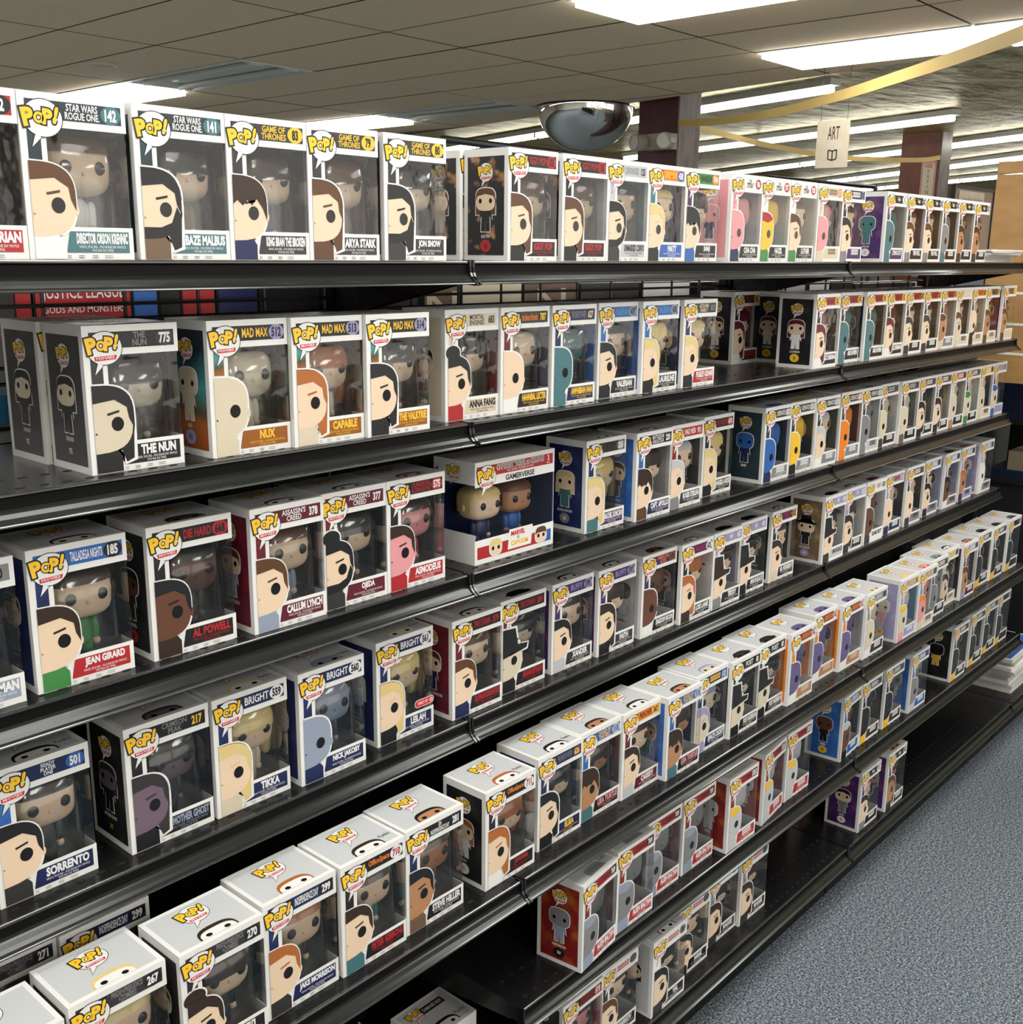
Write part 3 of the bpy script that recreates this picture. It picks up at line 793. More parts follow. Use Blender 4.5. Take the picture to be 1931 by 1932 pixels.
_q = {}
def flat(key, fn):
    if key not in _q: mb = MB(); fn(mb); _q[key] = mb.mesh(key[0])
    return _q[key]
FINEME = flat(('fine_print',), lambda mb: [mb.quad2(.09 * W + (.007 + .0012 * (i % 2)) * i, z, .09 * W + (.007 + .0012 * (i % 2)) * i + .0055, z + .0009, 0, FINE) for z in (.012 * H, .024 * H) for i in range(11)])
def rounded(x0, y0, x1, y1, r, n=4):
    out = []
    for cx, cy, t in ((x1 - r, y1 - r, 0), (x0 + r, y1 - r, 90), (x0 + r, y0 + r, 180), (x1 - r, y0 + r, 270)):
        out += [(cx + r * math.cos(math.radians(t + 90 * i / n)), cy + r * math.sin(math.radians(t + 90 * i / n))) for i in range(n + 1)]
    return out

ORD = ['', 'first', 'second', 'third', 'fourth', 'fifth', 'sixth', 'seventh', 'eighth', 'ninth', 'tenth', 'eleventh', 'twelfth', 'thirteenth', 'fourteenth', 'fifteenth', 'sixteenth', 'seventeenth', 'eighteenth', 'nineteenth', 'twentieth', 'twenty-first', 'twenty-second', 'twenty-third', 'twenty-fourth', 'twenty-fifth', 'twenty-sixth', 'twenty-seventh']
def make_toy_box(loc, rz, d, label, shelf, px):
    """d: dict of print data; px: apparent width in pixels, decides how much fine print is worth building"""
    t = empty('toy_box', loc, rz)
    tag(t, label, 'toy box', f'window toy boxes on the {SHN[shelf]} shelf')
    add('carton', CARTON, t); add('window_film', FILMME, t)
    side = d['side']; add('insert_card', insert_mesh(side if side != 'w' else 'e'), t)
    ban, tcol, bad, ncol = d['ban']; pan, nmc = d['pan']; sk, hc, st, bc = d['fig']; beard = d.get('beard', False)
    e = .00025; dz = .00015
    # banner with the colour strip under the bubble
    bme = flat(('banner', ban, side), lambda mb: (mb.quad2(.065 * W, .845 * H, .955 * W, .955 * H, 0, ink(ban)), mb.quad2(.065 * W, .50 * H, .185 * W, .845 * H, 0, side_mat(side if side not in 'wx' else ban))))
    FR = F_FRONT
    bn = add('banner', bme, t, FR @ Matrix.Translation((0, 0, e)))
    I = Matrix.Identity(4)
    if d['title'] and px > 24:
        put_text('title_lettering', d['title'], ink(tcol), (.42 * W, .868 * H, .745 * W, .936 * H) if '/' not in d['title'] else (.42 * W, .854 * H, .745 * W, .948 * H), dz, I, bn, bold=.022, n=6)
    if d['num']:
        add('number_badge', flat(('number_badge', bad), lambda mb: mb.poly2(ell(0, 0, .0112, .0092, 24), 0, ink(bad))), bn, Matrix.Translation((.855 * W, .90 * H, dz)))
        if px > 24: put_text('number_lettering', d['num'], ink(ncol), (.768 * W, .863 * H, .938 * W, .937 * H), 2 * dz, I, bn, bold=.045, maxasp=.62, n=3)
    add('logo', logo_mesh(d['tag']), t, FR @ Matrix.Translation((.215 * W, .848 * H, 2.2 * e)) @ Matrix.Diagonal((.0205, .0195, .008, 1)))
    add('portrait_print', bust_mesh(sk, hc, st, bc, beard), t, FR @ Matrix.Translation((0, 0, 2 * e)))
    pn = add('name_panel', flat(('name_panel', pan), lambda mb: mb.poly2([(.34 * W, .045 * H), (.955 * W, .045 * H), (.955 * W, .178 * H), (.38 * W, .178 * H)], 0, ink(pan))), t, FR @ Matrix.Translation((0, 0, e)))
    if d['name'] and px > 24:
        ln = len(d['name'])
        put_text('name_lettering', d['name'], ink(nmc), ((.49 if st in 'lH' else .44) * W, .100 * H, .942 * W, .170 * H), dz, I, pn, bold=.05, maxasp=.70, align=d.get('al', 'C'))
        if px > 45:
            put_text('kind_lettering', 'VINYL FIGURE / FIGURINE EN VINYLE'.replace('/', '-') , ink(nmc), (.46 * W, .074 * H, .915 * W, .091 * H), dz, I, pn, bold=.0, res=1)
            put_text('kind_lettering', 'FIGURA DE VINIL', ink(nmc), (.55 * W, .052 * H, .83 * W, .069 * H), dz, I, pn, bold=.0, res=1)
    if px > 45: add('fine_print', FINEME, t, FR @ Matrix.Translation((0, 0, e)))
    # left side
    def sp(mb): mb.quad2(.085 * D, .05 * H, .915 * D, .93 * H, 0, side_mat(side))
    if d.get('showside', True):
        s_ = add('side_panel', flat(('side_panel', side), sp), t, Matrix.Translation((0, D, 0)) @ F_LEFT @ Matrix.Translation((0, 0, e)))
        add('side_logo', logo_mesh(d['tag']), s_, Matrix.Translation((.5 * D, .79 * H, dz)) @ Matrix.Diagonal((.0145, .0145, .008, 1)))
        add('figure_print', mini_mesh(sk, hc, st, bc), s_, Matrix.Translation((.5 * D, .55 * H, dz)) @ Matrix.Scale(1.22, 4))
        sc = 'k' if side in 'cw' else 'w'
        if px > 30 and d['name']:
            put_text('side_name_lettering', d['name'], ink(sc), (.24 * D, .205 * H, .76 * D, .235 * H), dz, I, s_, bold=.02, maxasp=.6)
        if px > 30 and d['num'] and d['num'] != '~':
            add('side_number_badge', flat(('number_badge', bad), None), s_, Matrix.Translation((.5 * D, .135 * H, dz)))
            put_text('side_number_lettering', d['num'], ink(ncol), (.5 * D - .006, .115 * H, .5 * D + .006, .155 * H), 2 * dz, I, s_, bold=.03, maxasp=.62)
    # top
    if shelf >= 2:
        tp = add('top_panel', flat(('top_panel',), lambda mb: mb.quad2(.05 * W, .07 * D, .95 * W, .93 * D, 0, TOPGREY)), t, Matrix.Translation((0, 0, H + .0002)))
        add('top_logo', logo_mesh(d['tag']), tp, Matrix.Translation((.50 * W, .68 * D, dz)) @ Matrix.Diagonal((.019, .019, .008, 1)))
        add('head_print', top_mesh(sk, hc, st), tp, Matrix.Translation((.52 * W, .075 * D, dz)))
        if d.get('fk') : put_text('maker_lettering', 'Funko', INK, (.76 * W, .22 * D, .92 * W, .30 * D), dz, I, tp, bold=.01)
    # contents
    f = add('vinyl_figure', fig_mesh('body', bc, sk), t, Matrix.Translation((.61 * W, .46 * D, .0115)) @ Matrix.Scale(1.15, 4))
    add('head', fig_mesh('head', sk, 'g' if st == 'g' else 'e'), f)
    if st not in 'bg': add('hair', fig_mesh('hair', hc, st), f)
    if px > 70: add('blister_tray', TRAYME, t)
    return t

# rows: place | title | number | name | banner,title,badge,number colours | panel,name colours | side | skin,hair,style,clothes | tag | options
ROWS = '''
1 R57||52|LORIAN|rwkw|rw|k|aDsk|-|al
1 57|STAR WARS/ROGUE ONE.|142|DIRECTOR ORSON KRENNIC|qwtw|tw|q|sBsw|-|
1 270|STAR WARS/ROGUE ONE.|141|BAZE MALBUS|qwtw|tw|q|skLz|-|beard
1 437|GAME OF/THRONES|83|KING BRAN THE BROKEN|dyyk|dw|d|sDfn|-|
1 583|GAME OF/THRONES|79|ARYA STARK|dyyk|dw|d|sBlB|-|
1 727|GAME OF/THRONES|80|JON SNOW|dyyk|dw|d|skld|-|beard
1 868 Y.112|IGGY POP|135|IGGY POP|krrk|kr|j|sBls|R|back
1 958|IGGY POP|135|IGGY POP|krrk|kr|j|sBlk|R|
1 1070|IGGY POP|135|IGGY POP|krrk|kr|j|sBlk|R|
1 1145|DISHONORED|125|UNMASKED CORVO|xexk|xk|x|sksd|G|beard
1 1215|DIGIMON|430|MATT|oybw|bw|t|sLsk|A|
1 1282|EVANGELION|744|SHINJI|gkow|kw|p|skfb|A|
1 1375|THE/UMBRELLA/ACADEMY|936|CHA CHA|wkrw|kw|i|iign|T|
1 1430|THE/UMBRELLA/ACADEMY|937|HAZEL|wkrw|kw|x|yrgg|T|
1 1484|THE/UMBRELLA/ACADEMY|928|LUTHER|wkrw|kw|x|sBsg|T|
1 1540|~|~|~|czoc|cz|c|iibc|T|
1 1579|~|~|~|nwvk|pw|k|skse|C|
1 1665|Saga|11|LYING CAT|kwwk|pw|p|ttgt|C|
1 1706|Saga|~|THE WILL|kwwk|kw|x|sBse|C|
1 1741|Saga|~|THE WILL|kwwk|kw|p|sBse|C|
1 1767|Saga|~|~|kwwk|kw|d|eegt|C|
1 1803|Saga|~|~|kwwk|kw|d|aDsd|C|
1 1830|Saga|~|~|kwwk|kw|x|aDsd|C|
2 175 898 Y.122|THE/NUN|775|THE NUN|kedw|kw|d|cklk|M|back
2 175 898|THE/NUN|775|THE NUN|kedw|kw|d|cklk|M|
2 403 866|MAD MAX|512|NUX|kyvk|Oy|f|ccbc|M|
2 557 845|MAD MAX|513|CAPABLE|kyvk|Oy|f|sGlc|M|
2 695 826|MAD MAX|514|THE VALKYRIE|kyvk|Oy|f|sklk|M|
2 842 797|MORTAL/ENGINES|683|ANNA FANG|ckck|ck|c|skur|M|
2 943 783|the silence of the lambs|787|HANNIBAL LECTER|doky|ky|m|sDbw|M|
2 1040 769|THE SHAPE OF WATER|627|AMPHIBIAN MAN|nekc|ny|n|ttgt|M|
2 1126 754|VALERIAN|437|VALERIAN|bSlk|kw|b|sksk|M|
2 1208 744|VALERIAN|438|LAURELINE|bSlk|kw|b|sLlk|M|
2 1285 733|ADDAMS/FAMILY|813|PUGSLEY ADDAMS|dcke|rw|n|sLsk|T|
2 1533 694 Y.190|HELLBOY|02|LIZ SHERMAN|kryk|kr|k|smlw|C|back
2 1533 694 Y.103|HELLBOY|02|LIZ SHERMAN|kryk|kr|k|smlw|C|back
2 1533 697|HELLBOY|02|LIZ SHERMAN|rkyk|kw|k|smlw|C|
2 1585 686|HELLBOY|03|ABE SAPIEN|rkyk|kw|k|ttbt|C|
2 1624|HELLBOY|03|ABE SAPIEN|rkyk|kw|k|ttbt|C|
2 1663|HELLBOY|02|LIZ SHERMAN|rkyk|kw|k|smlw|C|
2 1702|HELLBOY|~|~|rkyk|kw|k|sdsd|C|
2 1746|HELLBOY|~|~|rkyk|kw|k|sdsd|C|
2 1772|HELLBOY|~|~|rkyk|ew|k|aBgc|C|
2 1797|~|~|~|cwcw|ck|x|cBsc|C|
2 1816|HELLBOY|~|~|okyk|cz|k|skbk|C|beard
2 1849|HELLBOY|~|~|zkyk|cz|c|aBsB|C|
2 1885|~|~|~|zcyk|cz|m|aBsB|C|
3 R51 1322|~|60|MAN|exek|lw|n|sDsd|M|al
3 73 1312|TALLADEGA NIGHTS|185|JEAN GIRARD|bwkw|rw|n|sDsg|M|
3 292 1249|DIE HARD|668|AL POWELL|krrk|kr|k|hksD|M|
3 487 1197|ASSASSIN'S/CREED|378|CALLUM LYNCH|mwmw|mw|m|sBsl|M|
3 R733|ASSASSIN'S/CREED|377|OJEDA|mwmw|mw|m|skud|M|beard
3 R835 1080|DUNGEONS/& DRAGONS|575|ASMODEUS|krrw|rw|k|iDsr|G|
3 1103 1008|ORPHAN/BLACK|205|RACHEL DUNCAN|dkew|pw|n|sLlt|T|
3 1199 985|BATTLESTAR/GALACTICA|220|CAPT. APOLLO|kwkw|nw|b|sDfB|T|
3 1258|MAD MEN|911|ROGER STERLING|rwrw|dw|x|sxse|T|
3 1322 940|MR. ROBOT|478|ANGELA MOSS|krrw|kw|k|sLlk|T|
3 1437 914|OVERWATCH|~|~|dwew|ew|q|bbgn|G|
3 1487|OVERWATCH|~|~|dwew|ew|q|yygk|G|
3 1532 886|OVERWATCH|~|~|dwew|ew|q|sxsw|G|
3 1582|OVERWATCH|~|~|dwow|ew|d|oogo|G|
3 1622|OVERWATCH|~|~|dwew|xk|d|eebe|G|
3 1650 848|~|~|~|dxek|kw|w|ccbd|T|
3 1692 838|~|~|~|dxek|kw|w|ccbz|T|
3 1730|~|~|~|mwek|kw|e|sDlk|T|
3 1761|~|~|~|mwek|kw|e|sDlD|T|
3 1790|~|~|~|rwek|kw|c|caba|T|
3 1812|~|~|~|dwek|kw|x|cggg|T|
3 1838|~|~|~|ywek|ck|w|cgbc|T|
3 1866|~|~|~|vwek|vk|n|cbgb|T|
4 R186 1638|READY/PLAYER/ONE|501|SORRENTO|nwbw|nw|b|sksd|M|fk
4 250 1614|CRIMSON/PEAK|217|MOTHER GHOST|keky|kl|k|Pdlk|M|
4 412 1546|BRIGHT|559|TIKKA|nwwk|nw|n|sLlc|M|fk
4 570 1485|BRIGHT|560|NICK JAKOBY|nwwk|nw|n|ldbn|M|fk
4 713 1412|BRIGHT|561|LEILAH|nwwk|nw|n|sLlk|M|fk,only
4 854 1361|THE STRAIN|279|DR. EPHRAIM GOODWEATHER|krkr|kr|m|sBsn|T|
4 R1028 1278|THE STRAIN|280|ABRAHAM SETRAKIAN|krkr|kr|m|ckHk|T|
4 1040 1274|BUFFY|595|XANDER|pvvk|dw|p|sksx|T|
4 1126 1241|BUFFY|597|FAITH|pvvk|dw|p|sDlk|T|
4 1208 1207|AMERICAN/GODS|678|SHADOW MOON|poOk|kw|x|hhbw|T|
4 1281 1180|SMALLVILLE|625|LOIS LANE|prwk|kw|k|sGlD|T|
4 1341 1153|W|457|TEDDY|vwvw|kw|w|sDHe|T|
4 1390 1127|W|459|MAN IN BLACK|vwvw|kw|v|skHk|T|
4 1450 1101|AMERICAN/GODS|~|MR. WEDNESDAY|pryk|kw|k|sDsc|T|
4 1551 1068|W|459|MAN IN BLACK|vwvw|xk|z|skHk|T|
4 1586 1048|W|~|~|vwvw|kw|w|sDlk|T|
4 1628 1030|VEEP|~|RICHARD SPLETT|wrwk|wk|w|hDbd|T|
4 1664 1012|~|~|~|lrrw|nw|w|sLbn|T|
4 1704 995|~|~|~|mwek|ek|k|scbd|T|
4 1738|~|~|~|vwek|ek|k|sksk|T|
4 1776 962|~|~|~|vwek|ek|v|hksw|T|
4 1806|~|~|~|vwek|vk|v|aGsp|T|
4 1843 933|~|~|~|vwek|ek|v|wdbw|T|
5 T106 1771|INDEPENDENCE DAY|299|JAKE MORRISON|nwkw|nw|n|sGsd|M|back
5 T-80 1850|PRIDE+PREJUDICE/+ZOMBIES|271|~|dekw|kw|k|sDsk|M|back
5 T-95 2035|PRIDE+PREJUDICE/+ZOMBIES|~|~|dekw|kw|k|sDsk|M|
5 T128 1904|PRIDE+PREJUDICE/+ZOMBIES|267|~|dekw|kw|k|sLsc|M|
5 T338 1807|PRIDE+PREJUDICE/+ZOMBIES|270|~|dekw|kw|k|sDuk|M|
5 T495 1713|INDEPENDENCE DAY|299|JAKE MORRISON|nwkw|nw|n|sGsd|M|
5 648 1846|OfficeSpace|710|PETER GIBBONS|kowr|kr|k|sDst|M|fk
5 768 1768|ID4/INDEPENDENCE DAY|281|STEVE HILLER|kwkw|kw|n|aksz|M|
5 916 1683|OfficeSpace|711|JOANNA|kowr|kr|k|sGlw|M|fk
5 1017 1607|THE SHAPE OF WATER|626|ELISA|nepy|ny|n|sklk|M|fk
5 1098 1553|SAVED BY/THE BELL|318|LISA TURTLE|byxb|ki|b|aDft|T|
5 1175 1510|PREACHER|367|CASSIDY|okyk|mw|m|sDsx|T|
5 R1309 1410|SAVED BY/THE BELL|318|LISA TURTLE|byxb|ki|b|aDft|T|
5 1312 1427|~|112|SPACE CADET|nybw|nw|n|cvsv|T|
5 R1435 1359|POET|83|POET ANDERSON|kwkw|kw|k|ckHk|-|
5 R1483 1326|POET|83|POET ANDERSON|kwkw|kw|k|ckHk|-|
5 R1516 1295|~|~|~|mowr|ac|o|uubw|-|
5 1533 1287|~|~|~|mowr|ac|o|uubw|-|
5 1595 1261|~|~|~|mowr|ac|o|uubw|-|
5 R1650 1210|~|~|~|exek|dw|x|ccbw|-|
5 1691 1214|~|325|PATAKI|vyyk|vw|v|cygi|T|
5 1729 1192|~|~|~|vyek|ck|S|iosc|T|
5 1753|~|~|~|dwek|dw|k|ekbe|T|
5 1774 1148|~|~|~|cyek|cz|c|skld|T|
5 1803|~|~|~|lwek|mw|d|aBsl|T|
5 1837 1111|~|~|~|kwek|dw|k|kkgy|T|
5 1866 1096|~|~|~|kwek|dw|k|kkgy|T|
5 1895 1079|~|~|~|kwek|dw|k|kkgy|T|
6 1097 1837 A1154 1780|ULTRAMAN|769|ALIEN BALTAN|rkkw|rw|r|elgl|T|fk
6 1162 1765|ULTRAMAN|769|ALIEN BALTAN|rkkw|rw|r|elgl|T|fk
6 R1280 1658|ULTRAMAN|769|ALIEN BALTAN|rkkw|rw|r|elgl|T|fk
6 1285 1654|ULTRAMAN|769|ALIEN BALTAN|rkkw|rw|r|elgl|T|fk
6 1370 1612|ULTRAMAN|~|~|rkkw|rw|r|xygx|T|fk
6 1437 1559 A1474 1520|ULTRAMAN|~|~|rkkw|rw|r|xygx|T|
6 R1525 1481|ULTRAMAN|~|~|rkkw|rw|r|xygx|T|
6 1585 1439 A1617 1409|~|182|~|bwyk|bw|b|hxgk|T|
6 1620 1408|~|~|~|kwek|dw|k|kkgy|T|
6 1664 1377|~|~|~|kwek|dw|k|kkgy|T|
6 1713 1347|~|~|~|bwek|bw|b|eebx|T|
6 1792 1288|~|~|~|kwek|dw|k|kkgy|T|
6 1825 1260|~|~|~|kwek|dw|k|kkgy|T|
6 1853|~|~|~|kwek|dw|k|kkgy|T|
6 1873|~|~|~|kwek|dw|k|kkgy|T|
7 T1067 1899|DUNGEONS/& DRAGONS|575|ASMODEUS|krrw|rw|k|iDsr|G|
7 R1196 1896|~|~|MARKOV|wrek|kw|d|sBsk|G|
7 1228 1923|~|38|VAL|wrek|kw|x|skld|G|
7 R1334 1804|~|~|HANK|wrek|kw|e|sksk|G|
7 1339 1787|~|~|MAGGIE|wrek|kw|e|sDld|G|
7 1388 1754|~|~|MAGGIE|wrek|kw|e|sDld|G|
7 R1532 1545 Y.04|~|~|~|rkkw|rw|r|xygx|T|
7 1618 1572|Saga|07|MARKO|kwwk|kw|p|skse|C|
7 1669 1533|Saga|~|~|kwwk|kw|p|aBld|C|
'''
boxes = []
for line in ROWS.strip().split('\n'):
    pl, ti, nu, na, ban, pan, side, fig, tg, opt = line.split('|')
    pp = pl.split(); k = int(pp[0]); u = pp[1]; y0 = .018 if k < 5 else -.092
    z = ZS[k]; rz = 0.0; vv = None; A = None
    i = 2
    while i < len(pp):
        if pp[i][0] == 'Y': y0 = float(pp[i][1:])
        elif pp[i][0] == 'A': A = (float(pp[i][1:]), float(pp[i + 1])); i += 1
        else: vv = float(pp[i])
        i += 1
    fixedY = any(q[0] == 'Y' for q in pp[2:])
    if u[0] == 'T':
        P = at_z(float(u[1:]), vv, z + H); x, y = P.x, P.y
    elif u[0] == 'R':
        uu = float(u[1:])
        if vv is None: x = solve_x(uu, y0, z) - W; y = y0
        else: P = at_z(uu, vv, z); x, y = P.x - W, P.y
        if abs(y - y0) > .014: y = y0; x = solve_x(uu, y0, z) - W
    else:
        uu = float(u)
        if fixedY and 'back' in opt: x = solve_x(uu, .018, z) if vv and k == 2 else (solve_x(uu, y0, z)); y = y0
        elif vv is None or k == 1: x = solve_x(uu, y0, z); y = y0
        else:
            P = at_z(uu, vv, z); x, y = P.x, P.y
            if abs(y - y0) > .02: y = max(y0 - .015, min(y0 + .02, y)); x = solve_x(uu, y, z)
    if A:
        Q = at_z(A[0], A[1], z); P = at_z(uu, vv, z); x, y = P.x, P.y; rz = max(-.35, min(.35, math.atan2(Q.y - P.y, Q.x - P.x)))
    yf = YF[k]
    if y < yf + .003 and not A: y = yf + .003
    d = dict(title=ti, num=nu, name=na, ban=ban, pan=pan, side=side, fig=fig.replace('L', 'L'), tag=tg)
    st = fig[2]
    if st == 'L': fig = fig[:2] + 'l' + fig[3]
    d['fig'] = tuple(fig); d['beard'] = 'beard' in opt; d['fk'] = 'fk' in opt
    if opt == 'al' or 'al' in opt.split(','): d['al'] = 'R'
    boxes.append(dict(k=k, x=x, y=y, rz=rz, d=d, back='back' in opt, only='only' in opt))
# two boxes cannot share the same space: ease neighbours of a row apart
for k in range(1, 8):
    for back in (False, True):
        row = sorted([b for b in boxes if b['k'] == k and b['back'] == back], key=lambda b: b['x'])
        wide = (.0355, .0355 + .192) if k == 3 and not back else None
        for _ in range(60):
            for a, b in zip(row, row[1:]):
                if abs(a['y'] - b['y']) > D: continue
                ex = .0 + (D * abs(math.sin(min(0, b['rz']))) + abs(W * (1 - math.cos(a['rz']))) if (a['rz'] or b['rz']) else 0)
                ov = a['x'] + W + .0008 - b['x']
                if ov > 0: a['x'] -= ov / 2; b['x'] += ov / 2
            if wide:
                for b in row:
                    if b['x'] < wide[0] and b['x'] + W + .001 > wide[0]: b['x'] = wide[0] - W - .001
                    if b['x'] > wide[0] and b['x'] < wide[1] + .001: b['x'] = wide[1] + .001
    for bk in [b for b in boxes if b['k'] == k and b['back']]:
        for b in boxes:
            if b['k'] == k and not b['back'] and abs(b['x'] - bk['x']) < W and b['y'] + D > bk['y'] and b is not bk: b_over = b['y'] + D - bk['y']; bk['y'] += b_over + .001
    seq = sorted([b for b in boxes if b['k'] == k and b['back']], key=lambda b: b['y'])
    for a, b in zip(seq, seq[1:]):
        if abs(a['x'] - b['x']) < W and b['y'] < a['y'] + D + .001: b['y'] = a['y'] + D + .001
    row = sorted([b for b in boxes if b['k'] == k and not b['back']], key=lambda b: b['x'])
    for n, b in enumerate(row): b['n'] = n + 1
CN = lambda c: PAL[c][1]
for b in boxes:
    d = b['d']; k = b['k']
    num = f" numbered {d['num']}" if d['num'] not in ('', '~') else ''
    if b['back']:
        dd = 'hindmost' if (k == 2 and b['y'] > .16) else 'set back'
        lab = f"{dd} toy box{num}, {CN(d['side'])} side, behind the front row on the {SHN[k]} shelf"
    else:
        lab = f"white toy box{num}, {CN(d['ban'][0])} banner, {ORD[b['n']]} from left on the {SHN[k]} shelf"
    p0 = project((b['x'], b['y'], ZS[k])); p1 = project((b['x'] + W, b['y'], ZS[k])); px = p1[0] - p0[0]
    b['o'] = make_toy_box((b['x'], b['y'], ZS[k]), b['rz'], d, lab, k, px)
    if b['only']:
        st_ = add('store_sticker', flat(('store_sticker',), lambda mb: (mb.poly2(rounded(0, 0, .040, .0125, .006), 0, CARD), mb.poly2(rounded(.001, .001, .039, .0115, .0052), .0001, RED))), b['o'], F_FRONT @ Matrix.Translation((W - .0395, .235 * H, .0004)))
        put_text('sticker_lettering', 'ONLY AT', CARD, (.005, .004, .029, .0088), .0002, Matrix.Identity(4), st_, bold=.03)
        add('sticker_ring', flat(('sticker_ring',), lambda mb: (mb.poly2(ell(.034, .0062, .0034, .0034, 16), .0002, CARD), mb.poly2(ell(.034, .0062, .0024, .0024, 16), .0003, RED), mb.poly2(ell(.034, .0062, .0012, .0012, 12), .0004, CARD))), st_)

# wide two-figure box on the third shelf
W2 = .190
t = empty('toy_box', (.036, .026, ZS[3]))
tag(t, 'wide double toy box with red banner on the third shelf, middle bay', 'toy box', 'window toy boxes on the third shelf')
mb = MB()
mb.box(0, 0, 0, T, D, .30 * H, CARD); mb.box(0, 0, .78 * H, T, D, H, CARD); mb.box(0, D * .82, .30 * H, T, D, .78 * H, CARD)
mb.box(T, D - T, 0, W2, D, H, CARD); mb.box(T, 0, 0, W2, D - T, T, CARD); mb.box(T, 0, H - T, W2, D - T, H, CARD)
mb.box(T, 0, T, W2, T, .24 * H, CARD); mb.box(T, 0, .76 * H, W2, T, H - T, CARD); mb.box(W2 - T, T, T, W2, D - T, H - T, CARD)
mb.obj('carton', t)
fm = MB(); fm.face([(T * .4, D * .83, .29 * H), (T * .4, .001, .29 * H), (T * .4, .001, .79 * H), (T * .4, D * .83, .79 * H)], FILM)
fm.face([(.001, T * .4, .23 * H), (W2 - T, T * .4, .23 * H), (W2 - T, T * .4, .77 * H), (.001, T * .4, .77 * H)], FILM); fm.obj('window_film', t)
MB().box(T * 2, D - T * 4, T * 2, W2 - T * 2, D - T * 2, H - T * 2, ink('n')).box(W2 - T * 4, T * 3, T * 2, W2 - T * 2, D - T * 4, H - T * 2, ink('n')).box(T * 2, T * 3, .012, W2 - T * 2, D - T * 4, .013, ink('n')).obj('insert_card', t)
FR = F_FRONT; e = .00025; I = Matrix.Identity(4)
bn = MB().quad2(.02 * W2, .85 * H, .975 * W2, .955 * H, 0, ink('r')).obj('banner', t); bn.matrix_local = FR @ Matrix.Translation((0, 0, e))
put_text('title_outline', 'CAPTAIN MARVEL vs CHUN-LI', CARD, (.255 * W2, .890 * H, .855 * W2, .950 * H), .00015, I, bn, bold=.09, maxasp=.9)
put_text('title_lettering', 'CAPTAIN MARVEL vs CHUN-LI', INK, (.26 * W2, .896 * H, .85 * W2, .944 * H), .0003, I, bn, bold=.01, maxasp=.9)
put_text('title_lettering', 'VINYL FIGURES - FIGURINES EN VINYLE', ink('w'), (.28 * W2, .862 * H, .82 * W2, .882 * H), .00015, I, bn, bold=0)
put_text('number_lettering', '2', ink('w'), (.89 * W2, .89 * H, .94 * W2, .945 * H), .00015, I, bn, bold=.04)
put_text('number_lettering', 'PACK', ink('w'), (.88 * W2, .86 * H, .95 * W2, .878 * H), .00015, I, bn, bold=.02)
put_text('series_lettering', 'GAMERVERSE', INK, (.36 * W2, .775 * H, .74 * W2, .83 * H), e, FR, t, bold=.03, maxasp=1)
add('logo', logo_mesh('G'), t, FR @ Matrix.Translation((.14 * W2, .845 * H, 2.2 * e)) @ Matrix.Diagonal((.020, .020, .008, 1)))
lo = MB().quad2(.03 * W2, .05 * H, .965 * W2, .17 * H, 0, ink('r')).quad2(.78 * W2, .05 * H, .965 * W2, .17 * H, .0001, ink('b')).obj('lower_band', t); lo.matrix_local = FR @ Matrix.Translation((0, 0, e))
pl_ = MB().poly2([(.40 * W2, .07 * H), (.70 * W2, .07 * H), (.72 * W2, .27 * H), (.42 * W2, .27 * H)], 0, CARD).obj('versus_plate', t); pl_.matrix_local = FR @ Matrix.Translation((0, 0, 1.5 * e))
put_text('versus_lettering', 'MARVEL', RED, (.44 * W2, .20 * H, .62 * W2, .25 * H), .00015, I, pl_, bold=.05, maxasp=1)
put_text('versus_lettering', 'VS', INK, (.50 * W2, .16 * H, .56 * W2, .19 * H), .00015, I, pl_, bold=.03)
put_text('versus_lettering', 'CAPCOM', ink('y'), (.44 * W2, .10 * H, .66 * W2, .15 * H), .00015, I, pl_, bold=.05, maxasp=1)
for cx, hc in ((.25, 'L'), (.83, 'B')):
    m_ = MB(); m_.poly2(sup(0, 0, .0155, .0145, 3, 24), 0, CARD).poly2(sup(0, 0, .014, .013, 3, 24), .0001, ink('s')).poly2(sup(0, 0, .014, .013, 3, 16, 0, 180) + [(-.010, .003), (.010, .003)], .0002, ink(hc))
    for s in (-1, 1): m_.poly2(ell(s * .0065, -.002, .003, .0034, 12), .0003, EYE)
    o = m_.obj('portrait_print', t); o.matrix_local = FR @ Matrix.Translation((cx * W2, .14 * H, 2 * e))
SM = Matrix.Translation((0, D, 0)) @ F_LEFT
add('side_logo', logo_mesh('G'), t, SM @ Matrix.Translation((.5 * D, .88 * H, e)) @ Matrix.Diagonal((.014, .014, .008, 1)))
put_text('side_lettering', 'CAPTAIN MARVEL', INK, (.32 * H, -.115 * D, .92 * H, -.035 * D), e, SM @ Matrix.Rotation(math.pi / 2, 4, 'Z'), t, bold=.03, maxasp=2)
for i, (x, bc, sk, hc) in enumerate(((.30, 'n', 's', 'L'), (.70, 'b', 'a', 'B'))):
    f = add('vinyl_figure', fig_mesh('body', bc, sk), t, Matrix.Translation((x * W2, .5 * D, .013))); add('head', fig_mesh('head', sk, 'e'), f); add('hair', fig_mesh('hair', hc, 's'), f)

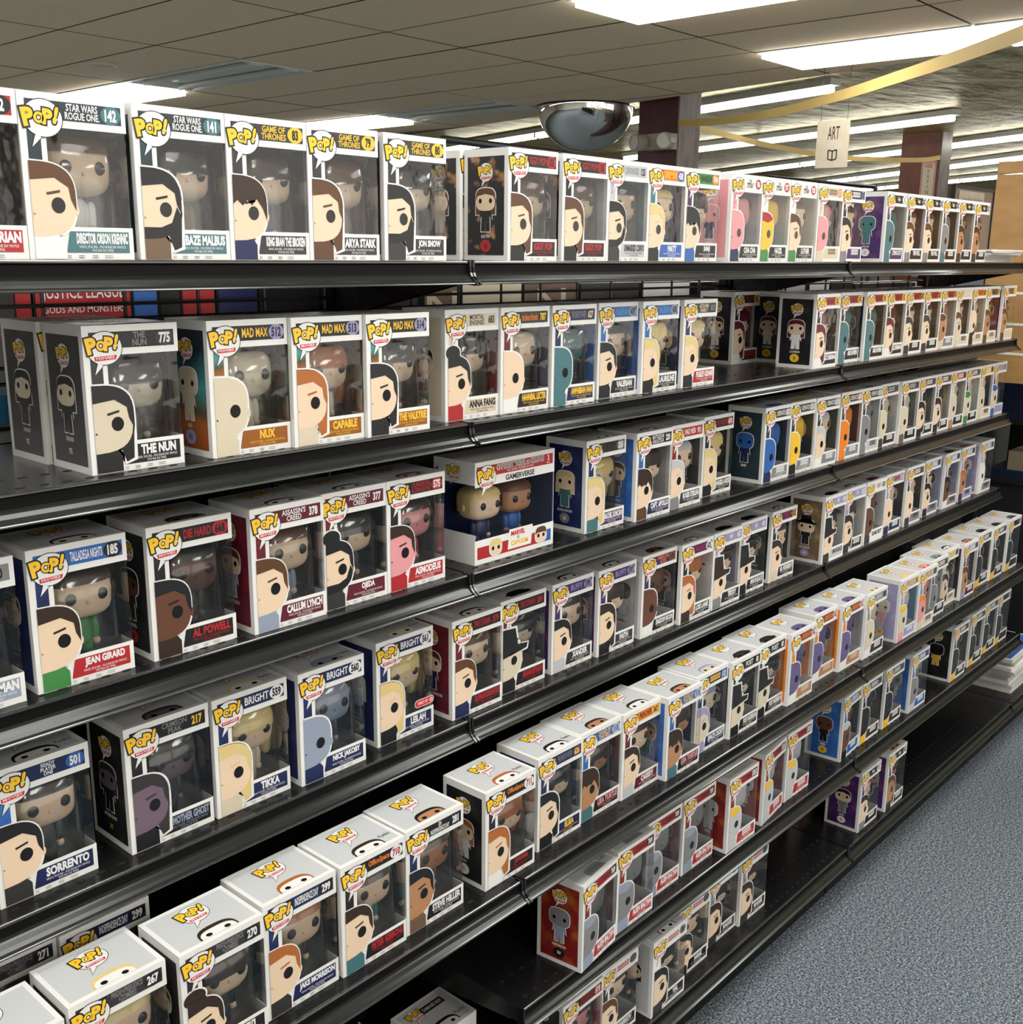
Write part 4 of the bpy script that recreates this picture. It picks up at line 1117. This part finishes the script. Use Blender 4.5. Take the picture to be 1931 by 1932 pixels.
# damaged box on the bottom shelf, left bay
P = at_z(748, 1929, ZS[7] + H)
t = empty('toy_box', (-.345, -.03, ZS[7]), .0)
Pr = at_z(899, 1905, ZS[7] + H); t.location.x = Pr.x - W; t.location.y = max(Pr.y, -.11)
tag(t, 'grey topped toy box with a black sticker alone on the bottom shelf, left bay', 'toy box', 'window toy boxes on the bottom shelf')
add('carton', CARTON, t); add('window_film', FILMME, t); add('insert_card', insert_mesh('k'), t)
tp = MB().quad2(.05 * W, .07 * D, .95 * W, .93 * D, 0, TOPGREY).obj('top_panel', t); tp.location.z = H + .0002
stk = MB().quad2(0, 0, .05, .016, 0, INK).obj('sticker', t); stk.matrix_local = Matrix.Translation((.40 * W, .62 * D, H + .0005))
put_text('sticker_lettering', 'DAMAGED BOX', ink('w'), (.004, .004, .046, .012), .0002, I, stk, bold=.02, maxasp=1)
put_text('maker_lettering', 'Funko', INK, (.74 * W, .20 * D, .92 * W, .29 * D), .0002, I, tp, bold=.01)
add('top_logo', logo_mesh('M'), tp, Matrix.Translation((.30 * W, .72 * D, .00015)) @ Matrix.Diagonal((.016, .016, .008, 1)))
add('head_print', top_mesh('s', 'k', 's'), tp, Matrix.Translation((.5 * W, .075 * D, .00015)))

# ---------------------------------------------------------------- goods behind the wire grid
BACKZ = 1.300
for b in range(0, 3):
    x0 = (b - 1) * BAY + .002
    t = empty('rear_shelf', (x0, .33, BACKZ)); MB().box(0, 0, -.02, BAY - .004, .30, 0, METAL).obj('deck', t)
    MB().box(0, .30, -.03, BAY - .004, .306, .004, RAIL).obj('price_rail', t)
    tag(t, f'black shelf on the far side of the rack behind the {bayn[b]} bay', 'shelf', 'rear shelves')
def case(u0, u1, c, vtop, label, txt=None, tc='w', yoff=0.0, zb=BACKZ, dep=.05, stripe=None):
    y = .345 + yoff
    a = at_y(u0, 590, y); b_ = at_y(u1, 590, y); tz = at_y((u0 + u1) / 2, vtop, y).z
    x0, x1 = a.x, b_.x; h = max(.05, tz - zb); wd = x1 - x0
    t = empty('media_case', (x0, y, zb))
    MB().box(0, .0015, 0, wd, dep, h, mat('case_plastic', (.02, .02, .022), .3)).obj('case_shell', t)
    c_ = MB().quad2(.002, .002, wd - .002, h - .002, 0, ink(c)).obj('cover_print', t); c_.matrix_local = F_FRONT
    if stripe:
        s_ = MB().quad2(.002, h * .1, wd - .002, h * .45, 0, ink(stripe)).obj('cover_band', t); s_.matrix_local = F_FRONT @ Matrix.Translation((0, 0, .0003))
    if txt:
        n = len(txt)
        for q, (s, r0, r1) in enumerate(txt):
            put_text('cover_lettering', s, ink(tc), (wd * .08, h * r0, wd * .92, h * r1), .0006, F_FRONT, t, bold=.01, maxasp=1.6)
    tag(t, label, 'media case', 'cases behind the wire grid')
case(28, 62, 'r', 530, 'narrow red case behind the wire grid at far left')
case(66, 250, 'r', 525, 'wide red case with small white lettering behind the wire grid', [('GODS AND MONSTERS', .80, .84), ('JUSTICE LEAGUE', .86, .96)])
case(252, 300, 'b', 528, 'bright blue case beside the wide red case')
case(302, 342, 'k', 528, 'black case between blue and red cases behind the grid')
case(344, 408, 'r', 530, 'red case right of the blue one behind the grid')
case(412, 488, 'n', 530, 'navy case behind the grid above the box numbered 512')
case(492, 630, 'k', 532, 'wide black case behind the grid above the box numbered 513')
case(634, 716, 'n', 540, 'dark navy case left of the yellow tag')
case(720, 790, 'k', 536, 'black case with a yellow price tag behind the grid', stripe=None)
case(800, 868, 'z', 532, 'brown case behind the rail joint', [('N', .66, .92)], 'c')
case(872, 985, 'c', 534, 'cream case behind the top rail joint', stripe='n')
case(988, 1090, 'z', 534, 'brown case with a cream letter behind the middle bay', [('N', .66, .95)], 'c')
case(1094, 1205, 'd', 534, 'charcoal case behind the middle bay')
case(1210, 1300, 'w', 532, 'white case with a red foot behind the middle bay', stripe='r')
case(1304, 1362, 'k', 532, 'black case right of the white one behind the middle bay')
case(1366, 1470, 'r', 536, 'red case above the black sided boxes on the second shelf')
case(1474, 1520, 'x', 530, 'silver case beside the right hand red case')
case(1524, 1562, 'w', 530, 'narrow white case near the second rail joint')
case(1565, 1606, 'k', 530, 'black case reading special edition behind the second rail joint', [('SPECIAL EDITION', .78, .83)])
case(1610, 1718, 'd', 534, 'long charcoal case behind the right bay')
case(1722, 1795, 'x', 532, 'pale grey case behind the right bay')
case(1798, 1850, 'n', 530, 'dark blue case at the right end behind the right bay')
o = at_y(735, 550, .338); tg_ = MB().box(-.012, -.001, -.006, .012, .001, .006, ink('y')).obj('price_tag'); tg_.location = (o.x, .338, o.z)
tag(tg_, 'small yellow price tag clipped behind the wire grid', 'price tag')
# clear packs seen at the far left, between first and second shelf
for q, (u0, u1, v0, v1, c, lab) in enumerate(((-30, 22, 545, 840, 'x', 'clear pack with pale card at the far left behind the grid'), (24, 58, 600, 760, 'e', 'grey clear pack beside the box numbered 775'),)):
    a = at_y(u0, 700, .43); b_ = at_y(u1, 700, .43)
    t = empty('blister_pack', (a.x, .43, BACKZ))
    MB().box(0, .01, 0, b_.x - a.x, .02, .20, ink(c)).obj('backing_card', t)
    MB().box(.004, -.02, .02, b_.x - a.x - .004, .009, .15, TRAY).obj('blister', t)
    MB().box(.008, -.012, .03, b_.x - a.x - .008, .004, .07, ink('S' if q == 0 else 'r')).obj('contents', t)
    tag(t, lab, 'blister pack')

# ---------------------------------------------------------------- right-hand end
WOOD = noise_mat('tan_slat_board', (.42, .235, .085), (.50, .29, .115), 9, 0.5, stretch=(1, 1, 3), detail=6)
SLOT = mat('pale_slot_liner', (.90, .89, .84), 0.3)
XS = 2.78
yl = at_x(1866, 480, XS).y; zt = at_x(1880, 303, XS).z; zb = at_x(1900, 722, XS).z
t = empty('slat_wall', (XS, yl, zb)); hgt = zt - zb; Ys = -1.0
slots = [at_x(1915, v, XS).z - zb for v in (553, 612, 668)]
joint = at_x(1900, 327, XS).z - zb
prev = 0
for s in sorted(slots) + [joint, hgt]:
    MB().box(0, Ys, prev, .018, 0, s - .004, WOOD).obj('slat_board', t)
    if s in slots: MB().box(-.0015, Ys, s - .0042, .018, 0, s + .0042, SLOT).obj('slot_liner', t)
    prev = s + .004 if s in slots else s
tag(t, 'tan wooden slat wall panel standing at the right end of the rack', 'slat wall')
# its stand
MB_ = MB().box(XS + .019, yl - .04, ZS[7] + .0005, XS + .06, yl, zt - .05, METAL).obj('panel_post'); tag(MB_, 'black post holding the tan slat panel', 'post')

PAPERS = [mat('paper_%d' % i, c, .7) for i, c in enumerate(((.62, .61, .57), (.50, .50, .47), (.70, .69, .66), (.42, .41, .38)))]
def paper_stack(cx, cy, z, n, wx, wy, th, label_top, group, jit=.012, top=None):
    for i in range(n):
        t = empty('newspaper', (cx + rnd.uniform(-jit, jit), cy + rnd.uniform(-jit, jit), z + i * th), rnd.uniform(-.05, .05))
        MB().box(-wx / 2, -wy / 2, 0, wx / 2, wy / 2, th * .94, PAPERS[i % 4]).obj('pages', t)
        if i == n - 1 and top:
            pm = MB().quad2(-wx / 2 + .01, -wy / 2 + .01, wx / 2 - .01, wy / 2 - .01, 0, ink('b')).obj('cover_print', t); pm.location.z = th * .96
            put_text('cover_lettering', top, ink('w'), (-wx / 2 + .03, -wy * .3, wx / 2 - .03, wy * .15), th * .98 + .0004, I, t, bold=.04, maxasp=2)
        tag(t, label_top if i == n - 1 else f'{ORD[n - i]} newspaper from the top of the stack {group}', 'newspaper', 'newspapers ' + group)
PP = at_z(1850, 1300, ZS[7])
paper_stack(PP.x + .17, PP.y + .04, ZS[7] + .001, 9, .30, .26, .0135, 'blue covered newspaper on top of the stack on the bottom shelf', 'on the bottom shelf', top='TO')
x1p = solve_x(1862, .03, ZS[1])
paper_stack(min(x1p + .155, 2.29), .115, ZS[1], 7, .26, .19, .0052, 'white newspaper topping the stack at the right end of the top shelf', 'on the top shelf')
# framed board behind the right end of the top shelf
yb = .62; a = at_y(1797, 420, yb); b_ = at_y(1873, 420, yb); zt2 = at_y(1835, 352, yb).z
t = empty('framed_board', (a.x, yb, 0)); wd = b_.x - a.x; hg = zt2
MB().box(.012, .004, .012, wd - .012, .012, hg - .012, ink('z')).obj('board', t)
for r in ((0, 0, wd, .012), (0, hg - .012, wd, hg), (0, .012, .012, hg - .012), (wd - .012, .012, wd, hg - .012)):
    MB().box(r[0], 0, r[1], r[2], .016, r[3], METAL).obj('frame_bar', t)
s_ = MB().box(.05, 0, hg - .10, wd * .72, .0035, hg - .02, PAPER).obj('paper_note', t)
put_text('note_lettering', 'Comic Book Archives', ink('z'), (.06, hg - .065, wd * .70, hg - .04), .0004, F_FRONT, s_, bold=0)
tag(t, 'black framed brown board with a beige note, beside the slat wall', 'board')
# dark rails of the next display row
def rail(p0, p1, y0, y1, r, label):
    a = at_y(*p0, y0); b = at_y(*p1, y1)
    t = empty('display_rail', a); d = b - a
    MB().bar((0, 0, 0), d, r, METAL, 10).obj('rail_tube', t)
    MB().bar((0, 0, 0), (0, 0, -a.z), r, METAL, 10).obj('rail_leg', t); MB().bar(d, (d.x, d.y, -a.z), r, METAL, 10).obj('rail_leg', t)
    tag(t, label, 'rail', 'dark rails of the next display row')
rail((835, 262), (1075, 292), 1.6, .95, .012, 'dark rail seen above the gap right of the box numbered 80')
rail((1448, 334), (1653, 353), 2.5, 1.75, .012, 'dark rail with bent end above the middle of the top shelf')
# right end: black stand added as dark background, with blue bin and tan carton
DARKC = mat('dark_cabinet', (.012, .012, .014), .5)
XD = 3.10
z1 = at_x(1905, 903, XD).z; z2 = at_x(1905, 888, XD).z; z3 = at_x(1905, 852, XD).z; z4 = at_x(1905, 800, XD).z; z5 = at_x(1905, 716, XD).z
yr = at_x(1960, 880, XD).y - .25; yl2 = .28; zb0 = ZS[7] + .0005
t = empty('dark_stand', (XD, yr, zb0)); wy = yl2 - yr
MB().box(.30, 0, 0, .32, wy, z4 - zb0, DARKC).obj('back_board', t)
MB().box(0, 0, z1 - zb0 - .02, .30, wy, z1 - zb0, DARKC).obj('shelf_board', t)
MB().box(0, 0, z4 - zb0, .32, wy, z4 - zb0 + .02, DARKC).obj('top_board', t)
for y_ in (0, wy - .02): MB().box(.0, y_, 0, .30, y_ + .02, z1 - zb0 - .02, DARKC).obj('side_board', t)
MB().box(.02, .02, 0, .04, wy - .02, z1 - zb0 - .02, DARKC).obj('front_board', t)
tag(t, 'black stand in shadow beyond the right end of the rack', 'stand')
BLUEP = mat('blue_bin_plastic', (.012, .025, .07), .4)
t = empty('storage_bin', (XD + .01, yr + .03, z1 + .0005)); hb = z2 - z1
MB().box(0, 0, 0, .26, wy - .06, hb * .7, BLUEP).obj('bin_body', t); MB().box(-.005, -.005, hb * .7, .265, wy - .055, hb, BLUEP).obj('bin_lid', t)
tag(t, 'flat dark blue bin lying in the black stand', 'bin')
TANC = mat('tan_carton', (.33, .28, .20), .7); yc = at_x(1899, 870, XD).y
t = empty('carton_box', (XD + .02, yr + .05, z2 + .001)); wc = yc - yr - .05
MB().box(0, 0, 0, .2, wc, z3 - z2, TANC).obj('carton_body', t); MB().box(.09, 0, z3 - z2, .11, wc, z3 - z2 + .001, ink('c')).obj('tape_strip', t)
tag(t, 'small tan carton lying on the flat blue bin', 'carton')
t = empty('tote_box', (XD + .0, yr + .02, z4 + .021)); ht = z5 - z4 - .021
MB().box(0, 0, 0, .28, wy - .06, ht * .8, BLUEP).obj('tote_body', t); MB().box(-.008, -.008, ht * .8, .288, wy - .052, ht, BLUEP).obj('tote_lid', t)
MB().box(-.012, wy * .5 - .03, ht * .55, -.0005, wy * .5 + .01, ht * .78, CAPM).obj('latch', t)
tag(t, 'dark blue plastic tote with a latch under the tan slat wall', 'tote')
